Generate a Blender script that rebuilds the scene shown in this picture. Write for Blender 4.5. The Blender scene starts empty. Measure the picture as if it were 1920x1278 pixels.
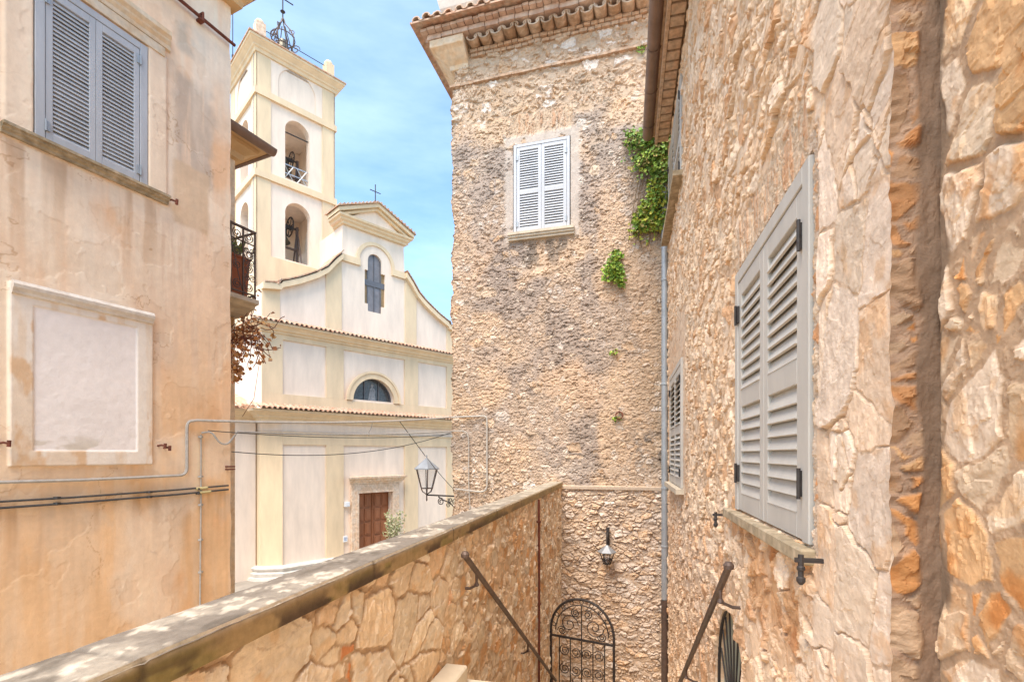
import bpy, math, random
import numpy as np
from mathutils import Vector, Matrix
from mathutils.geometry import tessellate_polygon
R_ = math.radians
PI = math.pi
sc = bpy.context.scene
random.seed(7)

# ------------------------------------------------------------------ camera (eye = world origin), world, sun, exposure
cam_d = bpy.data.cameras.new('camera'); cam = bpy.data.objects.new('camera', cam_d)
sc.collection.objects.link(cam); sc.camera = cam
cam_d.sensor_width = 36.0; cam_d.lens = 36 * 910 / 1920; cam_d.shift_y = 213 / 1920
cam_d.clip_start = 0.05; cam_d.clip_end = 3000
cam.location = (0, 0, 0); cam.rotation_euler = (R_(90), 0, 0)

SUN_EL, SUN_AZ = 63.0, 204.0          # azimuth clockwise from +Y (the view direction)
world = bpy.data.worlds.new('World'); sc.world = world; world.use_nodes = True
wn = world.node_tree.nodes; wl = world.node_tree.links
bg = wn['Background']
sky = wn.new('ShaderNodeTexSky'); sky.sky_type = 'NISHITA'; sky.sun_disc = False
sky.sun_elevation = R_(SUN_EL); sky.sun_rotation = R_(SUN_AZ); sky.air_density = 1.0; sky.dust_density = 0.6; sky.ozone_density = 1.5
tc = wn.new('ShaderNodeTexCoord'); mp = wn.new('ShaderNodeMapping'); mp.inputs['Scale'].default_value = (1.2, 1.2, 4.5)
nz = wn.new('ShaderNodeTexNoise'); nz.inputs['Scale'].default_value = 1.7; nz.inputs['Detail'].default_value = 7; nz.inputs['Roughness'].default_value = .55
cr = wn.new('ShaderNodeValToRGB'); cr.color_ramp.elements[0].position = .46; cr.color_ramp.elements[1].position = .86
cr.color_ramp.elements[0].color = (0, 0, 0, 1); cr.color_ramp.elements[1].color = (.18, .18, .18, 1)
mx = wn.new('ShaderNodeMixRGB'); mx.inputs[2].default_value = (8.5, 9.6, 10.4, 1)
wl.new(tc.outputs['Generated'], mp.inputs[0]); wl.new(mp.outputs[0], nz.inputs['Vector']); wl.new(nz.outputs['Fac'], cr.inputs[0])
wl.new(cr.outputs[0], mx.inputs[0]); tint = wn.new('ShaderNodeMixRGB'); tint.blend_type = 'MULTIPLY'; tint.inputs[0].default_value = 1; tint.inputs[2].default_value = (.92, 1.03, 1.04, 1)
wl.new(sky.outputs[0], tint.inputs[1]); wl.new(tint.outputs[0], mx.inputs[1]); wl.new(mx.outputs[0], bg.inputs[0])
bg.inputs[1].default_value = 0.074

sun_d = bpy.data.lights.new('sun', 'SUN'); sun = bpy.data.objects.new('sun', sun_d); sc.collection.objects.link(sun)
sun_d.energy = 1.5; sun_d.angle = R_(42); sun_d.color = (1.0, .90, .79)
sv = Vector((math.sin(R_(SUN_AZ)) * math.cos(R_(SUN_EL)), math.cos(R_(SUN_AZ)) * math.cos(R_(SUN_EL)), math.sin(R_(SUN_EL))))
sun.rotation_euler = sv.to_track_quat('Z', 'Y').to_euler(); sun.location = sv * 60
sc.cycles.use_denoising = True
sc.cycles.denoising_prefilter = 'ACCURATE'
sc.view_settings.view_transform = 'Standard'; sc.view_settings.look = 'None'
sc.view_settings.exposure = 2.36; sc.view_settings.gamma = 1

GROUND = -5.0

# ------------------------------------------------------------------ frames: x along a wall seen from its front, y into the wall, z up
class Frame:
    def __init__(s, ox, oy, ang):     # ang: compass direction of +x, clockwise from +Y
        s.o = Vector((ox, oy, 0)); s.rot = PI / 2 - ang; s.m = Matrix.Translation(s.o) @ Matrix.Rotation(s.rot, 4, 'Z')
    def w(s, p): return s.m @ Vector(p)
TH = R_(13.293)
def UV(u, v): return (u * math.sin(TH) + v * math.cos(TH), u * math.cos(TH) - v * math.sin(TH))
FW = Frame(0, 0, PI / 2)
FR = Frame(*UV(0, .70), TH + PI)                    # right house, x = -u
FP = Frame(*UV(0, -1.18), TH)                       # parapet, stair side
FB = Frame(*UV(8.95, -1.155), R_(105.46))           # stone house across the end of the stairs
FL = Frame(-3.74, 6.3, R_(24.51))                   # plastered house on the left
FC = Frame(-260 / 910 * 22.5, 22.5, R_(44.37))      # church facade
FN = Frame(-3.74 - 1.5 * math.cos(R_(24.51)), 6.3 + 1.5 * math.sin(R_(24.51)), R_(24.51))   # house with the balcony

BASE = {}
def setp(o, label=None, cat=None, group=None, kind=None):
    if label: o['label'] = label
    if cat: o['category'] = cat
    if group: o['group'] = group
    if kind: o['kind'] = kind
    return o
def thing(name, label, cat, fr, base, group=None):
    o = bpy.data.objects.new(name, None); sc.collection.objects.link(o)
    o.empty_display_size = .2
    o.location = fr.w(base); o.rotation_euler = (0, 0, fr.rot)
    BASE[o.name] = (fr, Vector(base)); return setp(o, label, cat, group)
def link(name, me, mat, parent=None, fr=None, base=None):
    o = bpy.data.objects.new(name, me); sc.collection.objects.link(o)
    if mat and not me.materials: me.materials.append(mat)
    if parent is not None:
        o.parent = parent; BASE[o.name] = BASE[parent.name]
    else:
        o.location = fr.w(base); o.rotation_euler = (0, 0, fr.rot); BASE[o.name] = (fr, Vector(base))
    return o
class MB:
    def __init__(s): s.v = []; s.f = []; s.c = []
    def add(s, vs, fs):
        b = len(s.v); s.v.extend([tuple(p) for p in vs]); s.f.extend([tuple(b + i for i in f) for f in fs]); return s
    def box(s, x0, x1, y0, y1, z0, z1):
        return s.add([(x0,y0,z0),(x1,y0,z0),(x1,y1,z0),(x0,y1,z0),(x0,y0,z1),(x1,y0,z1),(x1,y1,z1),(x0,y1,z1)],
                     [(0,3,2,1),(4,5,6,7),(0,1,5,4),(1,2,6,5),(2,3,7,6),(3,0,4,7)])
    def obox(s, c, ax, ay, az, sx, sy, sz):
        c = Vector(c); ax = Vector(ax).normalized(); ay = Vector(ay).normalized(); az = Vector(az).normalized(); vs = []
        for k in (-1, 1):
            for i, j in ((-1,-1),(1,-1),(1,1),(-1,1)): vs.append(c + ax*(i*sx/2) + ay*(j*sy/2) + az*(k*sz/2))
        return s.add(vs, [(0,3,2,1),(4,5,6,7),(0,1,5,4),(1,2,6,5),(2,3,7,6),(3,0,4,7)])
    def tube(s, pts, r, n=8, closed=False, r2=None):
        pts = [Vector(p) for p in pts]; N = len(pts); up = None; rings = []
        for i, p in enumerate(pts):
            a = pts[(i-1) % N] if (closed or i > 0) else p; b = pts[(i+1) % N] if (closed or i < N-1) else p
            t = (b - a).normalized()
            if up is None:
                up = Vector((0,0,1)) if abs(t.z) < .9 else Vector((1,0,0))
            up = (up - t * up.dot(t)); up = up.normalized() if up.length > 1e-6 else t.orthogonal().normalized()
            sd = t.cross(up); rr = r if r2 is None else r + (r2 - r) * i / max(1, N-1)
            rings.append([p + (sd * math.cos(2*PI*k/n) + up * math.sin(2*PI*k/n)) * rr for k in range(n)])
        vs = [q for rg in rings for q in rg]; fs = []
        for i in range(N if closed else N-1):
            j = (i+1) % N
            for k in range(n): fs.append((i*n+k, i*n+(k+1) % n, j*n+(k+1) % n, j*n+k))
        if not closed: fs += [tuple(range(n))[::-1], tuple((N-1)*n + k for k in range(n))]
        return s.add(vs, fs)
    def lathe(s, prof, c, n=20):
        c = Vector(c); vs = []; fs = []
        for r, z in prof:
            for k in range(n): vs.append(c + Vector((r*math.cos(2*PI*k/n), r*math.sin(2*PI*k/n), z)))
        for i in range(len(prof)-1):
            for k in range(n): fs.append((i*n+k, i*n+(k+1) % n, (i+1)*n+(k+1) % n, (i+1)*n+k))
        fs.append(tuple(range(n))[::-1]); fs.append(tuple((len(prof)-1)*n + k for k in range(n)))
        return s.add(vs, fs)
    def plate(s, outer, holes, y0, y1):            # polygon in x-z (counter-clockwise from the front) with holes, from y0 (front) to y1
        polys = [[Vector((p[0], p[1], 0)) for p in outer]] + [[Vector((p[0], p[1], 0)) for p in h] for h in holes]
        flat = [p for q in polys for p in q]; tri = tessellate_polygon(polys); n = len(flat)
        vs = [(p.x, y0, p.y) for p in flat] + [(p.x, y1, p.y) for p in flat]; fs = []
        for t in tri:
            a, b, c = [flat[i] for i in t]
            if (b-a).cross(c-a).z < 0: t = t[::-1]
            fs.append(tuple(t)); fs.append(tuple(i + n for i in reversed(t)))
        k = 0
        for q in polys:
            m = len(q)
            for i in range(m): fs.append((k+i, k+(i+1) % m, n+k+(i+1) % m, n+k+i))
            k += m
        return s.add(vs, fs)
    def sweep(s, prof, stations):                   # prof [(o,z)], stations: functions o -> (x,y)
        n = len(prof); vs = []; fs = []
        for st in stations:
            for o, z in prof:
                x, y = st(o); vs.append((x, y, z))
        for i in range(len(stations)-1):
            for k in range(n): fs.append((i*n+k, i*n+(k+1) % n, (i+1)*n+(k+1) % n, (i+1)*n+k))
        fs += [tuple(range(n)), tuple((len(stations)-1)*n + k for k in range(n))[::-1]]
        return s.add(vs, fs)
    def build(s, name, mat, parent=None, fr=None, base=None, smooth=False, cols=None, bevel=0):
        b = BASE[parent.name][1] if parent is not None else Vector(base)
        me = bpy.data.meshes.new(name)
        me.from_pydata([(p[0]-b.x, p[1]-b.y, p[2]-b.z) for p in s.v], [], s.f)
        import bmesh
        bm = bmesh.new(); bm.from_mesh(me); bmesh.ops.recalc_face_normals(bm, faces=bm.faces)
        if bevel: bmesh.ops.bevel(bm, geom=bm.edges[:], offset=bevel, segments=1, affect='EDGES', clamp_overlap=True)
        bm.to_mesh(me); bm.free()
        if smooth: me.polygons.foreach_set('use_smooth', [True]*len(me.polygons))
        if cols is not None and not bevel:
            at = me.color_attributes.new('Col', 'FLOAT_COLOR', 'POINT'); at.data.foreach_set('color', np.asarray(cols, dtype=np.float32).ravel())
        return link(name, me, mat, parent, fr, base)
def build_split(mb, name, mat, parent, **kw):       # every connected piece becomes a part of its own
    p = list(range(len(mb.v)))
    def find(i):
        while p[i] != i: p[i] = p[p[i]]; i = p[i]
        return i
    for f in mb.f:
        r = find(f[0])
        for i in f[1:]: p[find(i)] = r
    groups = {}
    for f in mb.f: groups.setdefault(find(f[0]), []).append(f)
    out = []
    for fs in groups.values():
        ids = sorted({i for f in fs for i in f}); k = {i: j for j, i in enumerate(ids)}
        q = MB(); q.v = [mb.v[i] for i in ids]; q.f = [tuple(k[i] for i in f) for f in fs]; out.append(q.build(name, mat, parent, **kw))
    return out
def arch(xc, w, z0, zs, n=14):                      # outline of an arched opening
    r = w/2
    return [(xc-r, z0), (xc+r, z0)] + [(xc + r*math.cos(a), zs + r*math.sin(a)) for a in [PI*i/n for i in range(n+1)]]
def ring(xc, zc, r0, r1, n=20, a0=0, a1=PI):
    A = [a0 + (a1-a0)*i/n for i in range(n+1)]
    return [(xc + r1*math.cos(a), zc + r1*math.sin(a)) for a in A] + [(xc + r0*math.cos(a), zc + r0*math.sin(a)) for a in reversed(A)]
def rect(x0, x1, z0, z1): return [(x0,z0),(x1,z0),(x1,z1),(x0,z1)]

# ------------------------------------------------------------------ numpy noise and stone fields
def _h(ix, iy, s):
    n = (ix.astype(np.int64)*374761393 + iy.astype(np.int64)*668265263 + int(s)*1442695041) & 0x7fffffff
    n = ((n ^ (n >> 13)) * 1274126177) & 0x7fffffff
    n = (n ^ (n >> 16)) & 0xffffff
    return n / float(0xffffff)
def vn(x, y, s):
    ix = np.floor(x); iy = np.floor(y); fx = x-ix; fy = y-iy
    fx = fx*fx*(3-2*fx); fy = fy*fy*(3-2*fy)
    a = _h(ix,iy,s); b = _h(ix+1,iy,s); c = _h(ix,iy+1,s); d = _h(ix+1,iy+1,s)
    return (a+(b-a)*fx)*(1-fy) + (c+(d-c)*fx)*fy
def fbm(x, y, s, o=4, g=.5):
    t = 0; a = 1.; n = 0.
    for i in range(o):
        t = t + a*vn(x*2**i + 17.3*i, y*2**i - 9.1*i, s+i*31); n += a; a *= g
    return t/n                                       # 0..1
def ss(a, b, x):
    t = np.clip((x-a)/(b-a), 0, 1); return t*t*(3-2*t)
def cells(x, y, cx, cy, s, keep=.75, an=.35):
    """angular cells with straight joints (a power diagram): cell id, distance to the joint, offset to the cell's centre"""
    X = x/cx; Y = y/cy; iy0 = np.floor(Y); ix0 = np.floor(X); Z0 = np.zeros(x.shape)
    d1 = np.full(x.shape, 9e9); d2 = d1.copy(); I = Z0.copy(); J = Z0.copy(); ax = Z0.copy(); ay = Z0.copy(); bx = Z0+9.; by = Z0+9.
    for dy in range(-2, 3):
        for dx in range(-2, 3):
            jx = ix0+dx; jy = iy0+dy
            px = jx + .25 + (_h(jx,jy,s+1)-.5)*.95 + .5*np.mod(jy,2)
            py = jy + .5 + (_h(jx,jy,s+2)-.5)*.85
            d = (X-px)**2 + (Y-py)**2 - (_h(jx,jy,s+6)-.5)*an
            d = np.where(_h(jx, jy, s+5) < keep, d, 9e9)
            m = d < d1; m2 = (~m) & (d < d2)
            d2 = np.where(m, d1, np.where(m2, d, d2)); bx = np.where(m, ax, np.where(m2, px, bx)); by = np.where(m, ay, np.where(m2, py, by))
            d1 = np.where(m, d, d1); ax = np.where(m, px, ax); ay = np.where(m, py, ay); I = np.where(m, jx, I); J = np.where(m, jy, J)
    g = 2*np.sqrt(((bx-ax)/cx)**2 + ((by-ay)/cy)**2) + 1e-6
    return I, J, np.minimum(d2-d1, 50)/g, (X-ax)*cx, (Y-ay)*cy
def mix(a, b, t): return a*(1-t[..., None]) + b*t[..., None]
def C3(*c): return np.array(c, dtype=float)
def stones(x, z, cx, cz, s, pal, mort, keep=.75, jag=.02, ew=.012, gap=.008, hb=.02, hv=.03, tilt=.18, rough=.006, an=.35, mrough=.006, facet=.8, sub=.3):
    """relief and colour of a rubble wall"""
    f = 1.0/max(.03, min(cx, cz))
    xw = x + jag*(fbm(x*f*1.3, z*f*1.3, s+50, 3)-.5)*2 + jag*.35*(fbm(x*f*6, z*f*6, s+52, 2)-.5)*2
    zw = z + jag*(fbm(x*f*1.3, z*f*1.3, s+60, 3)-.5)*2 + jag*.35*(fbm(x*f*6, z*f*6, s+62, 2)-.5)*2
    I, J, e, DX, DY = cells(xw, zw, cx, cz, s, keep, an)
    If, Jf, ef, DXf, DYf = cells(xw+.31, zw+.17, cx*.52, cz*.52, s+400, .85, an)
    sm = _h(I, J, s+77) < sub                        # some stones are replaced by a patch of small ones
    I = np.where(sm, I*977+If, I); J = np.where(sm, J*977+Jf, J); e = np.where(sm, np.minimum(e, ef), e); DX = np.where(sm, DXf, DX); DY = np.where(sm, DYf, DY)
    g = gap*(.4 + 1.6*vn(x*f*.8, z*f*.8, s+70))
    top = ss(g, g+ew, e)
    r = [_h(I, J, s+80+k) for k in range(6)]
    h = hb + hv*(r[0]-.35) + tilt*((r[1]-.5)*DX + (r[2]-.5)*DY)
    lay = fbm(x*f*2.2+DX*3*(r[4]-.5)*20, z*f*2.2, s+90, 4)
    step = np.floor((lay + .6*DX*f*(r[4]-.5) + .6*DY*f*(r[5]-.5))*4)/4
    h = h + rough*(lay-.5)*2 + rough*1.1*(step-.5) + rough*.5*(fbm(x*f*9, z*f*9, s+95, 3)-.5)
    I2, J2, e2, DX2, DY2 = cells(xw, zw, cx*.30, cz*.30, s+300, .8, an)
    q = [_h(I2, J2, s+310+k) for k in range(3)]
    h = h + facet*rough*(2.2*(q[0]-.5)) + facet*.22*((q[1]-.5)*DX2 + (q[2]-.5)*DY2)*min(1., rough/.01)
    mh = mrough*(fbm(x*f*3, z*f*3, s+97, 3)-.5)*2
    h = h - .35*hb*ss(.03, .0, e-g)*ss(.45, .7, fbm(x*f*5, z*f*5, s+93, 3)) 
    mh = mh + mrough*.9*(fbm(x*f*14, z*f*14, s+94, 2)-.5)
    H = mh*(1-top) + np.maximum(h, .002)*top
    pal = np.array(pal, dtype=float); n = len(pal)
    t = r[3]*n*.999; k = np.floor(t).astype(int)
    col = pal[k] * (0.88 + .24*r[4])[..., None]
    col = col * (0.80 + .28*fbm(x*f*2, z*f*2, s+99, 4) + .14*fbm(x*f*12, z*f*12, s+101, 3))[..., None]
    strat = fbm(DX*f*2+r[4]*7, (DY + (r[4]-.5)*1.2*DX)*f*9, s+102, 4); col = col*(.90+.20*strat)[..., None]
    stn = ss(.56, .70, fbm(x*f*2.6+r[2]*9, z*f*2.6, s+103, 4))*(r[1] > .45); col = mix(col, col*C3(.90,.70,.48), stn*.55)
    mc = np.array(mort) * (0.78 + .28*fbm(x*f*1.2, z*f*1.2, s+98, 4) + .16*fbm(x*f*11, z*f*11, s+104, 2))[..., None]
    return H, mix(mc, col, top), top, r
def grid_mesh(name, mat, parent, xs, zs, fn, plane='xz', y0=0.0, smooth=True, flip=False, hue=(1.04,.985,.955)):
    X, Z = np.meshgrid(xs, zs); H, Ccol = fn(X, Z); Ccol = Ccol*np.array(hue); b = BASE[parent.name][1]
    n, m = X.shape
    dx = getattr(fn, 'dx', None); DX = dx(X, Z) if dx else 0
    if plane == 'xz': V = np.stack([X + DX - b.x, y0 - H - b.y, Z - b.z], -1)           # H outward = -y
    elif plane == 'yz+': V = np.stack([y0 + H - b.x, X - b.y, Z - b.z], -1)               # face looking to +x, X runs along y
    elif plane == 'yz-': V = np.stack([y0 - H - b.x, X - b.y, Z - b.z], -1)
    else: V = np.stack([X - b.x, Z - b.y, y0 + H - b.z], -1)                             # 'xy', looking up
    me = bpy.data.meshes.new(name)
    me.vertices.add(n*m); me.vertices.foreach_set('co', V.astype(np.float32).ravel())
    i = np.arange(n*m).reshape(n, m)
    q = np.stack([i[:-1,:-1], i[:-1,1:], i[1:,1:], i[1:,:-1]], -1).reshape(-1, 4)
    if flip: q = q[:, ::-1]
    k = len(q)
    me.loops.add(k*4); me.loops.foreach_set('vertex_index', q.ravel().astype(np.int32))
    me.polygons.add(k); me.polygons.foreach_set('loop_start', (np.arange(k)*4).astype(np.int32))
    try: me.polygons.foreach_set('loop_total', np.full(k, 4, dtype=np.int32))
    except Exception: pass
    me.update(calc_edges=True)
    me.polygons.foreach_set('use_smooth', np.full(k, smooth and mat is not M['stone']))
    at = me.color_attributes.new('Col', 'FLOAT_COLOR', 'POINT')
    at.data.foreach_set('color', np.concatenate([np.clip(Ccol, 0.01, .9), np.ones((n, m, 1))], -1).astype(np.float32).ravel())
    return link(name, me, mat, parent)
def inr(x, z, x0, x1, z0, z1, s=.01): return ss(x0-s, x0+s, x)*(1-ss(x1-s, x1+s, x))*ss(z0-s, z0+s, z)*(1-ss(z1-s, z1+s, z))

# ------------------------------------------------------------------ materials
def mat(name, col=(.5,.5,.5), rough=.8, metal=0, nscale=8, namp=.25, bscale=60, bump=.2, bdist=.01, attr=False, stretch=(1,1,1), spec=.3, col2=None, detail=6):
    m = bpy.data.materials.new(name); m.use_nodes = True; n = m.node_tree.nodes; l = m.node_tree.links; p = n['Principled BSDF']
    p.inputs['Roughness'].default_value = rough; p.inputs['Metallic'].default_value = metal; p.inputs['Specular IOR Level'].default_value = spec
    t = n.new('ShaderNodeTexCoord'); mpn = n.new('ShaderNodeMapping'); mpn.inputs['Scale'].default_value = stretch; l.new(t.outputs['Object'], mpn.inputs[0])
    nz = n.new('ShaderNodeTexNoise'); nz.inputs['Scale'].default_value = nscale; nz.inputs['Detail'].default_value = detail; nz.inputs['Roughness'].default_value = .62; l.new(mpn.outputs[0], nz.inputs['Vector'])
    if attr:
        a = n.new('ShaderNodeAttribute'); a.attribute_name = 'Col'; base = a.outputs['Color']
    else:
        rgb = n.new('ShaderNodeRGB'); rgb.outputs[0].default_value = (*col, 1); base = rgb.outputs[0]
    if col2 is not None:
        rp = n.new('ShaderNodeValToRGB'); rp.color_ramp.elements[0].position = .42; rp.color_ramp.elements[1].position = .62; l.new(nz.outputs['Fac'], rp.inputs[0])
        mm = n.new('ShaderNodeMixRGB'); l.new(rp.outputs[0], mm.inputs[0]); l.new(base, mm.inputs[1]); mm.inputs[2].default_value = (*col2, 1); base = mm.outputs[0]
        nz2 = n.new('ShaderNodeTexNoise'); nz2.inputs['Scale'].default_value = nscale*2.7; nz2.inputs['Detail'].default_value = 6; l.new(mpn.outputs[0], nz2.inputs['Vector'])
    else: nz2 = nz
    mr = n.new('ShaderNodeMapRange'); mr.inputs[1].default_value = .25; mr.inputs[2].default_value = .75; mr.inputs[3].default_value = 1-namp; mr.inputs[4].default_value = 1+namp
    l.new(nz2.outputs['Fac'], mr.inputs[0])
    mu = n.new('ShaderNodeVectorMath'); mu.operation = 'SCALE'; l.new(base, mu.inputs[0]); l.new(mr.outputs[0], mu.inputs['Scale'])
    l.new(mu.outputs[0], p.inputs['Base Color'])
    if bump:
        b = n.new('ShaderNodeBump'); b.inputs['Strength'].default_value = bump; b.inputs['Distance'].default_value = bdist
        nb = n.new('ShaderNodeTexNoise'); nb.inputs['Scale'].default_value = bscale; nb.inputs['Detail'].default_value = 8; nb.inputs['Roughness'].default_value = .65
        l.new(mpn.outputs[0], nb.inputs['Vector']); l.new(nb.outputs['Fac'], b.inputs['Height']); l.new(b.outputs[0], p.inputs['Normal'])
    return m
M = {}
M['stone'] = mat('rubble_stone', attr=True, rough=.9, nscale=22, namp=.16, bscale=45, bump=.55, bdist=.012)
M['plaster'] = mat('old_plaster', attr=True, rough=.92, nscale=14, namp=.06, bscale=35, bump=.3, bdist=.008)
M['church_white'] = mat('cream_white_render', (.80,.655,.525), .9, nscale=2.6, namp=.13, bscale=30, bump=.12, stretch=(1,1,.22))
M['church_yellow'] = mat('pale_yellow_render', (.72,.555,.36), .9, nscale=2.6, namp=.13, bscale=30, bump=.12, stretch=(1,1,.25))
M['church_stone'] = mat('portal_travertine', (.64,.45,.30), .85, nscale=4, namp=.25, bscale=25, bump=.3, col2=(.70,.56,.43))
M['white_stone'] = mat('white_plinth_stone', (.58,.53,.46), .8, nscale=4, namp=.2, bscale=20, bump=.3)
M['tile'] = mat('terracotta_roof_tile', (.48,.27,.17), .9, nscale=5, namp=.35, bscale=30, bump=.3, col2=(.50,.38,.28))
M['brick'] = mat('old_brick', (.50,.32,.20), .92, nscale=6, namp=.35, bscale=40, bump=.4, col2=(.50,.36,.25))
M['soffit'] = mat('ochre_soffit', (.62,.40,.20), .9, nscale=3, namp=.15, bscale=30, bump=.1)
M['shut_grey'] = mat('blue_grey_shutter_paint', (.45,.445,.445), .6, nscale=5, namp=.12, bscale=60, bump=.12, stretch=(1,1,.3))
M['shut_white'] = mat('white_shutter_paint', (.47,.47,.475), .6, nscale=5, namp=.10, bscale=60, bump=.12, stretch=(1,1,.3))
M['shut_green'] = mat('grey_green_shutter_paint', (.50,.46,.40), .6, nscale=5, namp=.12, bscale=70, bump=.15, stretch=(1,1,.3))
M['dark'] = mat('painted_room_darkness', (.02,.018,.015), .9, bump=0)  # near-black paint standing in for the unlit room behind shutters
M['iron'] = mat('black_wrought_iron', (.06,.05,.045), .6, .4, nscale=20, namp=.3, bscale=60, bump=.2)
M['iron_brown'] = mat('brown_painted_iron', (.13,.09,.07), .55, .3, nscale=15, namp=.3, bscale=60, bump=.2)
M['rust'] = mat('rusty_iron', (.16,.05,.03), .85, .1, nscale=20, namp=.4, bscale=60, bump=.3)
M['gutter'] = mat('brown_copper_gutter', (.22,.14,.10), .5, .35, nscale=4, namp=.25, bscale=30, bump=.05, stretch=(1,1,.3))
M['zinc'] = mat('grey_zinc_pipe', (.36,.38,.39), .5, .3, nscale=8, namp=.15, bscale=40, bump=.08)
M['cable'] = mat('pale_grey_cable', (.42,.38,.33), .7, nscale=20, namp=.2, bump=0)
M['cable_dark'] = mat('dark_cable', (.07,.065,.06), .7, nscale=20, namp=.2, bump=0)
M['moulding'] = mat('weathered_window_moulding', (.72,.58,.42), .92, nscale=6, namp=.15, bscale=40, bump=.35, col2=(.70,.50,.31))
M['moulding_white'] = mat('flaking_white_moulding', (.74,.66,.56), .92, nscale=5, namp=.12, bscale=40, bump=.35, col2=(.62,.52,.42))
M['sill'] = mat('mossy_sill_stone', (.34,.26,.16), .92, nscale=7, namp=.35, bscale=40, bump=.4, col2=(.46,.36,.24))
M['sill_pale'] = mat('pale_sill_stone', (.55,.46,.34), .9, nscale=7, namp=.2, bscale=40, bump=.3)
M['coping'] = mat('lichened_coping_stone', attr=True, rough=.93, nscale=30, namp=.22, bscale=70, bump=.5, bdist=.006)
M['step'] = mat('pale_step_stone', (.62,.52,.38), .8, nscale=5, namp=.12, bscale=40, bump=.15)
M['ground'] = mat('street_paving', (.30,.26,.21), .95, nscale=2, namp=.2, bscale=15, bump=.3)
M['door'] = mat('reddish_brown_door_wood', (.30,.12,.055), .6, nscale=3, namp=.2, bscale=20, bump=.1, stretch=(1,1,.2))
M['glass_dark'] = mat('dark_leaded_glass', (.06,.065,.075), .25, nscale=14, namp=.7, bscale=30, bump=.4, spec=.5)
M['glass_amber'] = mat('amber_window_glass', (.30,.19,.08), .3, nscale=3, namp=.3, bscale=30, bump=.1, spec=.5)
M['glass_grey'] = mat('grey_violet_window_glass', (.20,.18,.18), .3, nscale=3, namp=.3, bscale=30, bump=.1, spec=.5)
M['lead'] = mat('grey_window_bars', (.14,.14,.15), .5, .2, bump=0)
M['bronze'] = mat('bronze_bell', (.13,.12,.09), .45, .8, nscale=5, namp=.3, bump=.05)
M['leaf'] = mat('ivy_leaf', attr=True, rough=.6, nscale=10, namp=.2, bump=0)
M['pot'] = mat('terracotta_planter', (.45,.15,.07), .8, nscale=4, namp=.15, bump=.1)
M['steel'] = mat('galvanised_steel', (.45,.46,.47), .4, .5, bump=0)
M['whitebox'] = mat('white_plastic', (.72,.73,.74), .4, nscale=5, namp=.03, bump=0)
M['lampcap'] = mat('grey_lantern_roof', (.28,.29,.30), .5, .3, nscale=10, namp=.15, bump=.05)
def glass_mat():
    m = bpy.data.materials.new('clear_lantern_glass'); m.use_nodes = True; n = m.node_tree.nodes; l = m.node_tree.links
    p = n['Principled BSDF']; p.inputs['Base Color'].default_value = (.9,.9,.88,1); p.inputs['Roughness'].default_value = .05; p.inputs['Alpha'].default_value = .16
    return m
M['glass'] = glass_mat()

# ------------------------------------------------------------------ shared builders
def shutters(root, x0, x1, z0, z1, y, m, nl=2, fw=.05, mid=None, pitch=.04, ang=35, fr_th=.06, stile=.055, rail=.09, hinge_m='iron', hz=(.12,.88), fr_sides=True, slat_th=.008, hsize=.11, slw=1.2):
    """window frame and louvred shutter leaves in an opening; y = front face of the frame"""
    m_ = M[m]
    fb = MB()
    fb.box(x0, x0+fw, y, y+fr_th, z0, z1); fb.box(x1-fw, x1, y, y+fr_th, z0, z1); fb.box(x0+fw, x1-fw, y, y+fr_th, z1-fw, z1)
    fb.build('window_frame', m_, root, bevel=.004)
    a0, a1 = x0+fw+.003, x1-fw-.003; w = (a1-a0)/nl; b0, b1 = z0+.006, z1-fw-.004
    for i in range(nl):
        l0, l1 = a0+i*w+.002, a0+(i+1)*w-.002; yy = y+.006
        lb = MB(); th = .04
        lb.box(l0, l0+stile, yy, yy+th, b0, b1); lb.box(l1-stile, l1, yy, yy+th, b0, b1)
        bands = [(b0+rail, b1-rail*.8)]
        lb.box(l0+stile, l1-stile, yy, yy+th, b0, b0+rail); lb.box(l0+stile, l1-stile, yy, yy+th, b1-rail*.8, b1)
        if mid:
            zm = b0 + (b1-b0)*mid
            lb.box(l0+stile, l1-stile, yy, yy+th, zm-rail*.5, zm+rail*.5); bands = [(b0+rail, zm-rail*.5), (zm+rail*.5, b1-rail*.8)]
        leaf = lb.build('shutter', m_, root, bevel=.003)
        sb = MB()
        for (s0, s1) in bands:
            n = max(1, int(round((s1-s0)/pitch))); p = (s1-s0)/n
            for k in range(n):
                zc = s0+(k+.5)*p+random.uniform(-.0012,.0012); a = R_(ang+random.uniform(-2.5,2.5))
                sb.obox(((l0+l1)/2, yy+th/2, zc), (1,0,0), (0, math.sin(a), math.cos(a)), (0, -math.cos(a), math.sin(a)), l1-l0-2*stile+.004, p*slw, slat_th)
        sb.build('louvres', m_, leaf)
        db = MB(); db.box(l0+stile-.01, l1-stile+.01, yy+th+.012, yy+th+.02, b0+rail-.01, b1-rail*.8+.01); db.build('shade_backing', M['dark'], leaf)  # backing sheet; the darkness between slats is painted on it
        hx = l0 - .004 if i == 0 else l1 + .004
        for f in hz:
            hb = MB(); zc = b0+(b1-b0)*f
            hb.tube([(hx, y-.012, zc-hsize/2), (hx, y-.012, zc+hsize/2)], .008, 8)
            sgn = 1 if i == 0 else -1
            hb.box(min(hx, hx+sgn*.035), max(hx, hx+sgn*.035), y-.006, y+.004, zc-hsize*.42, zc+hsize*.42)
            hb.build('hinge', M[hinge_m], leaf)
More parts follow.
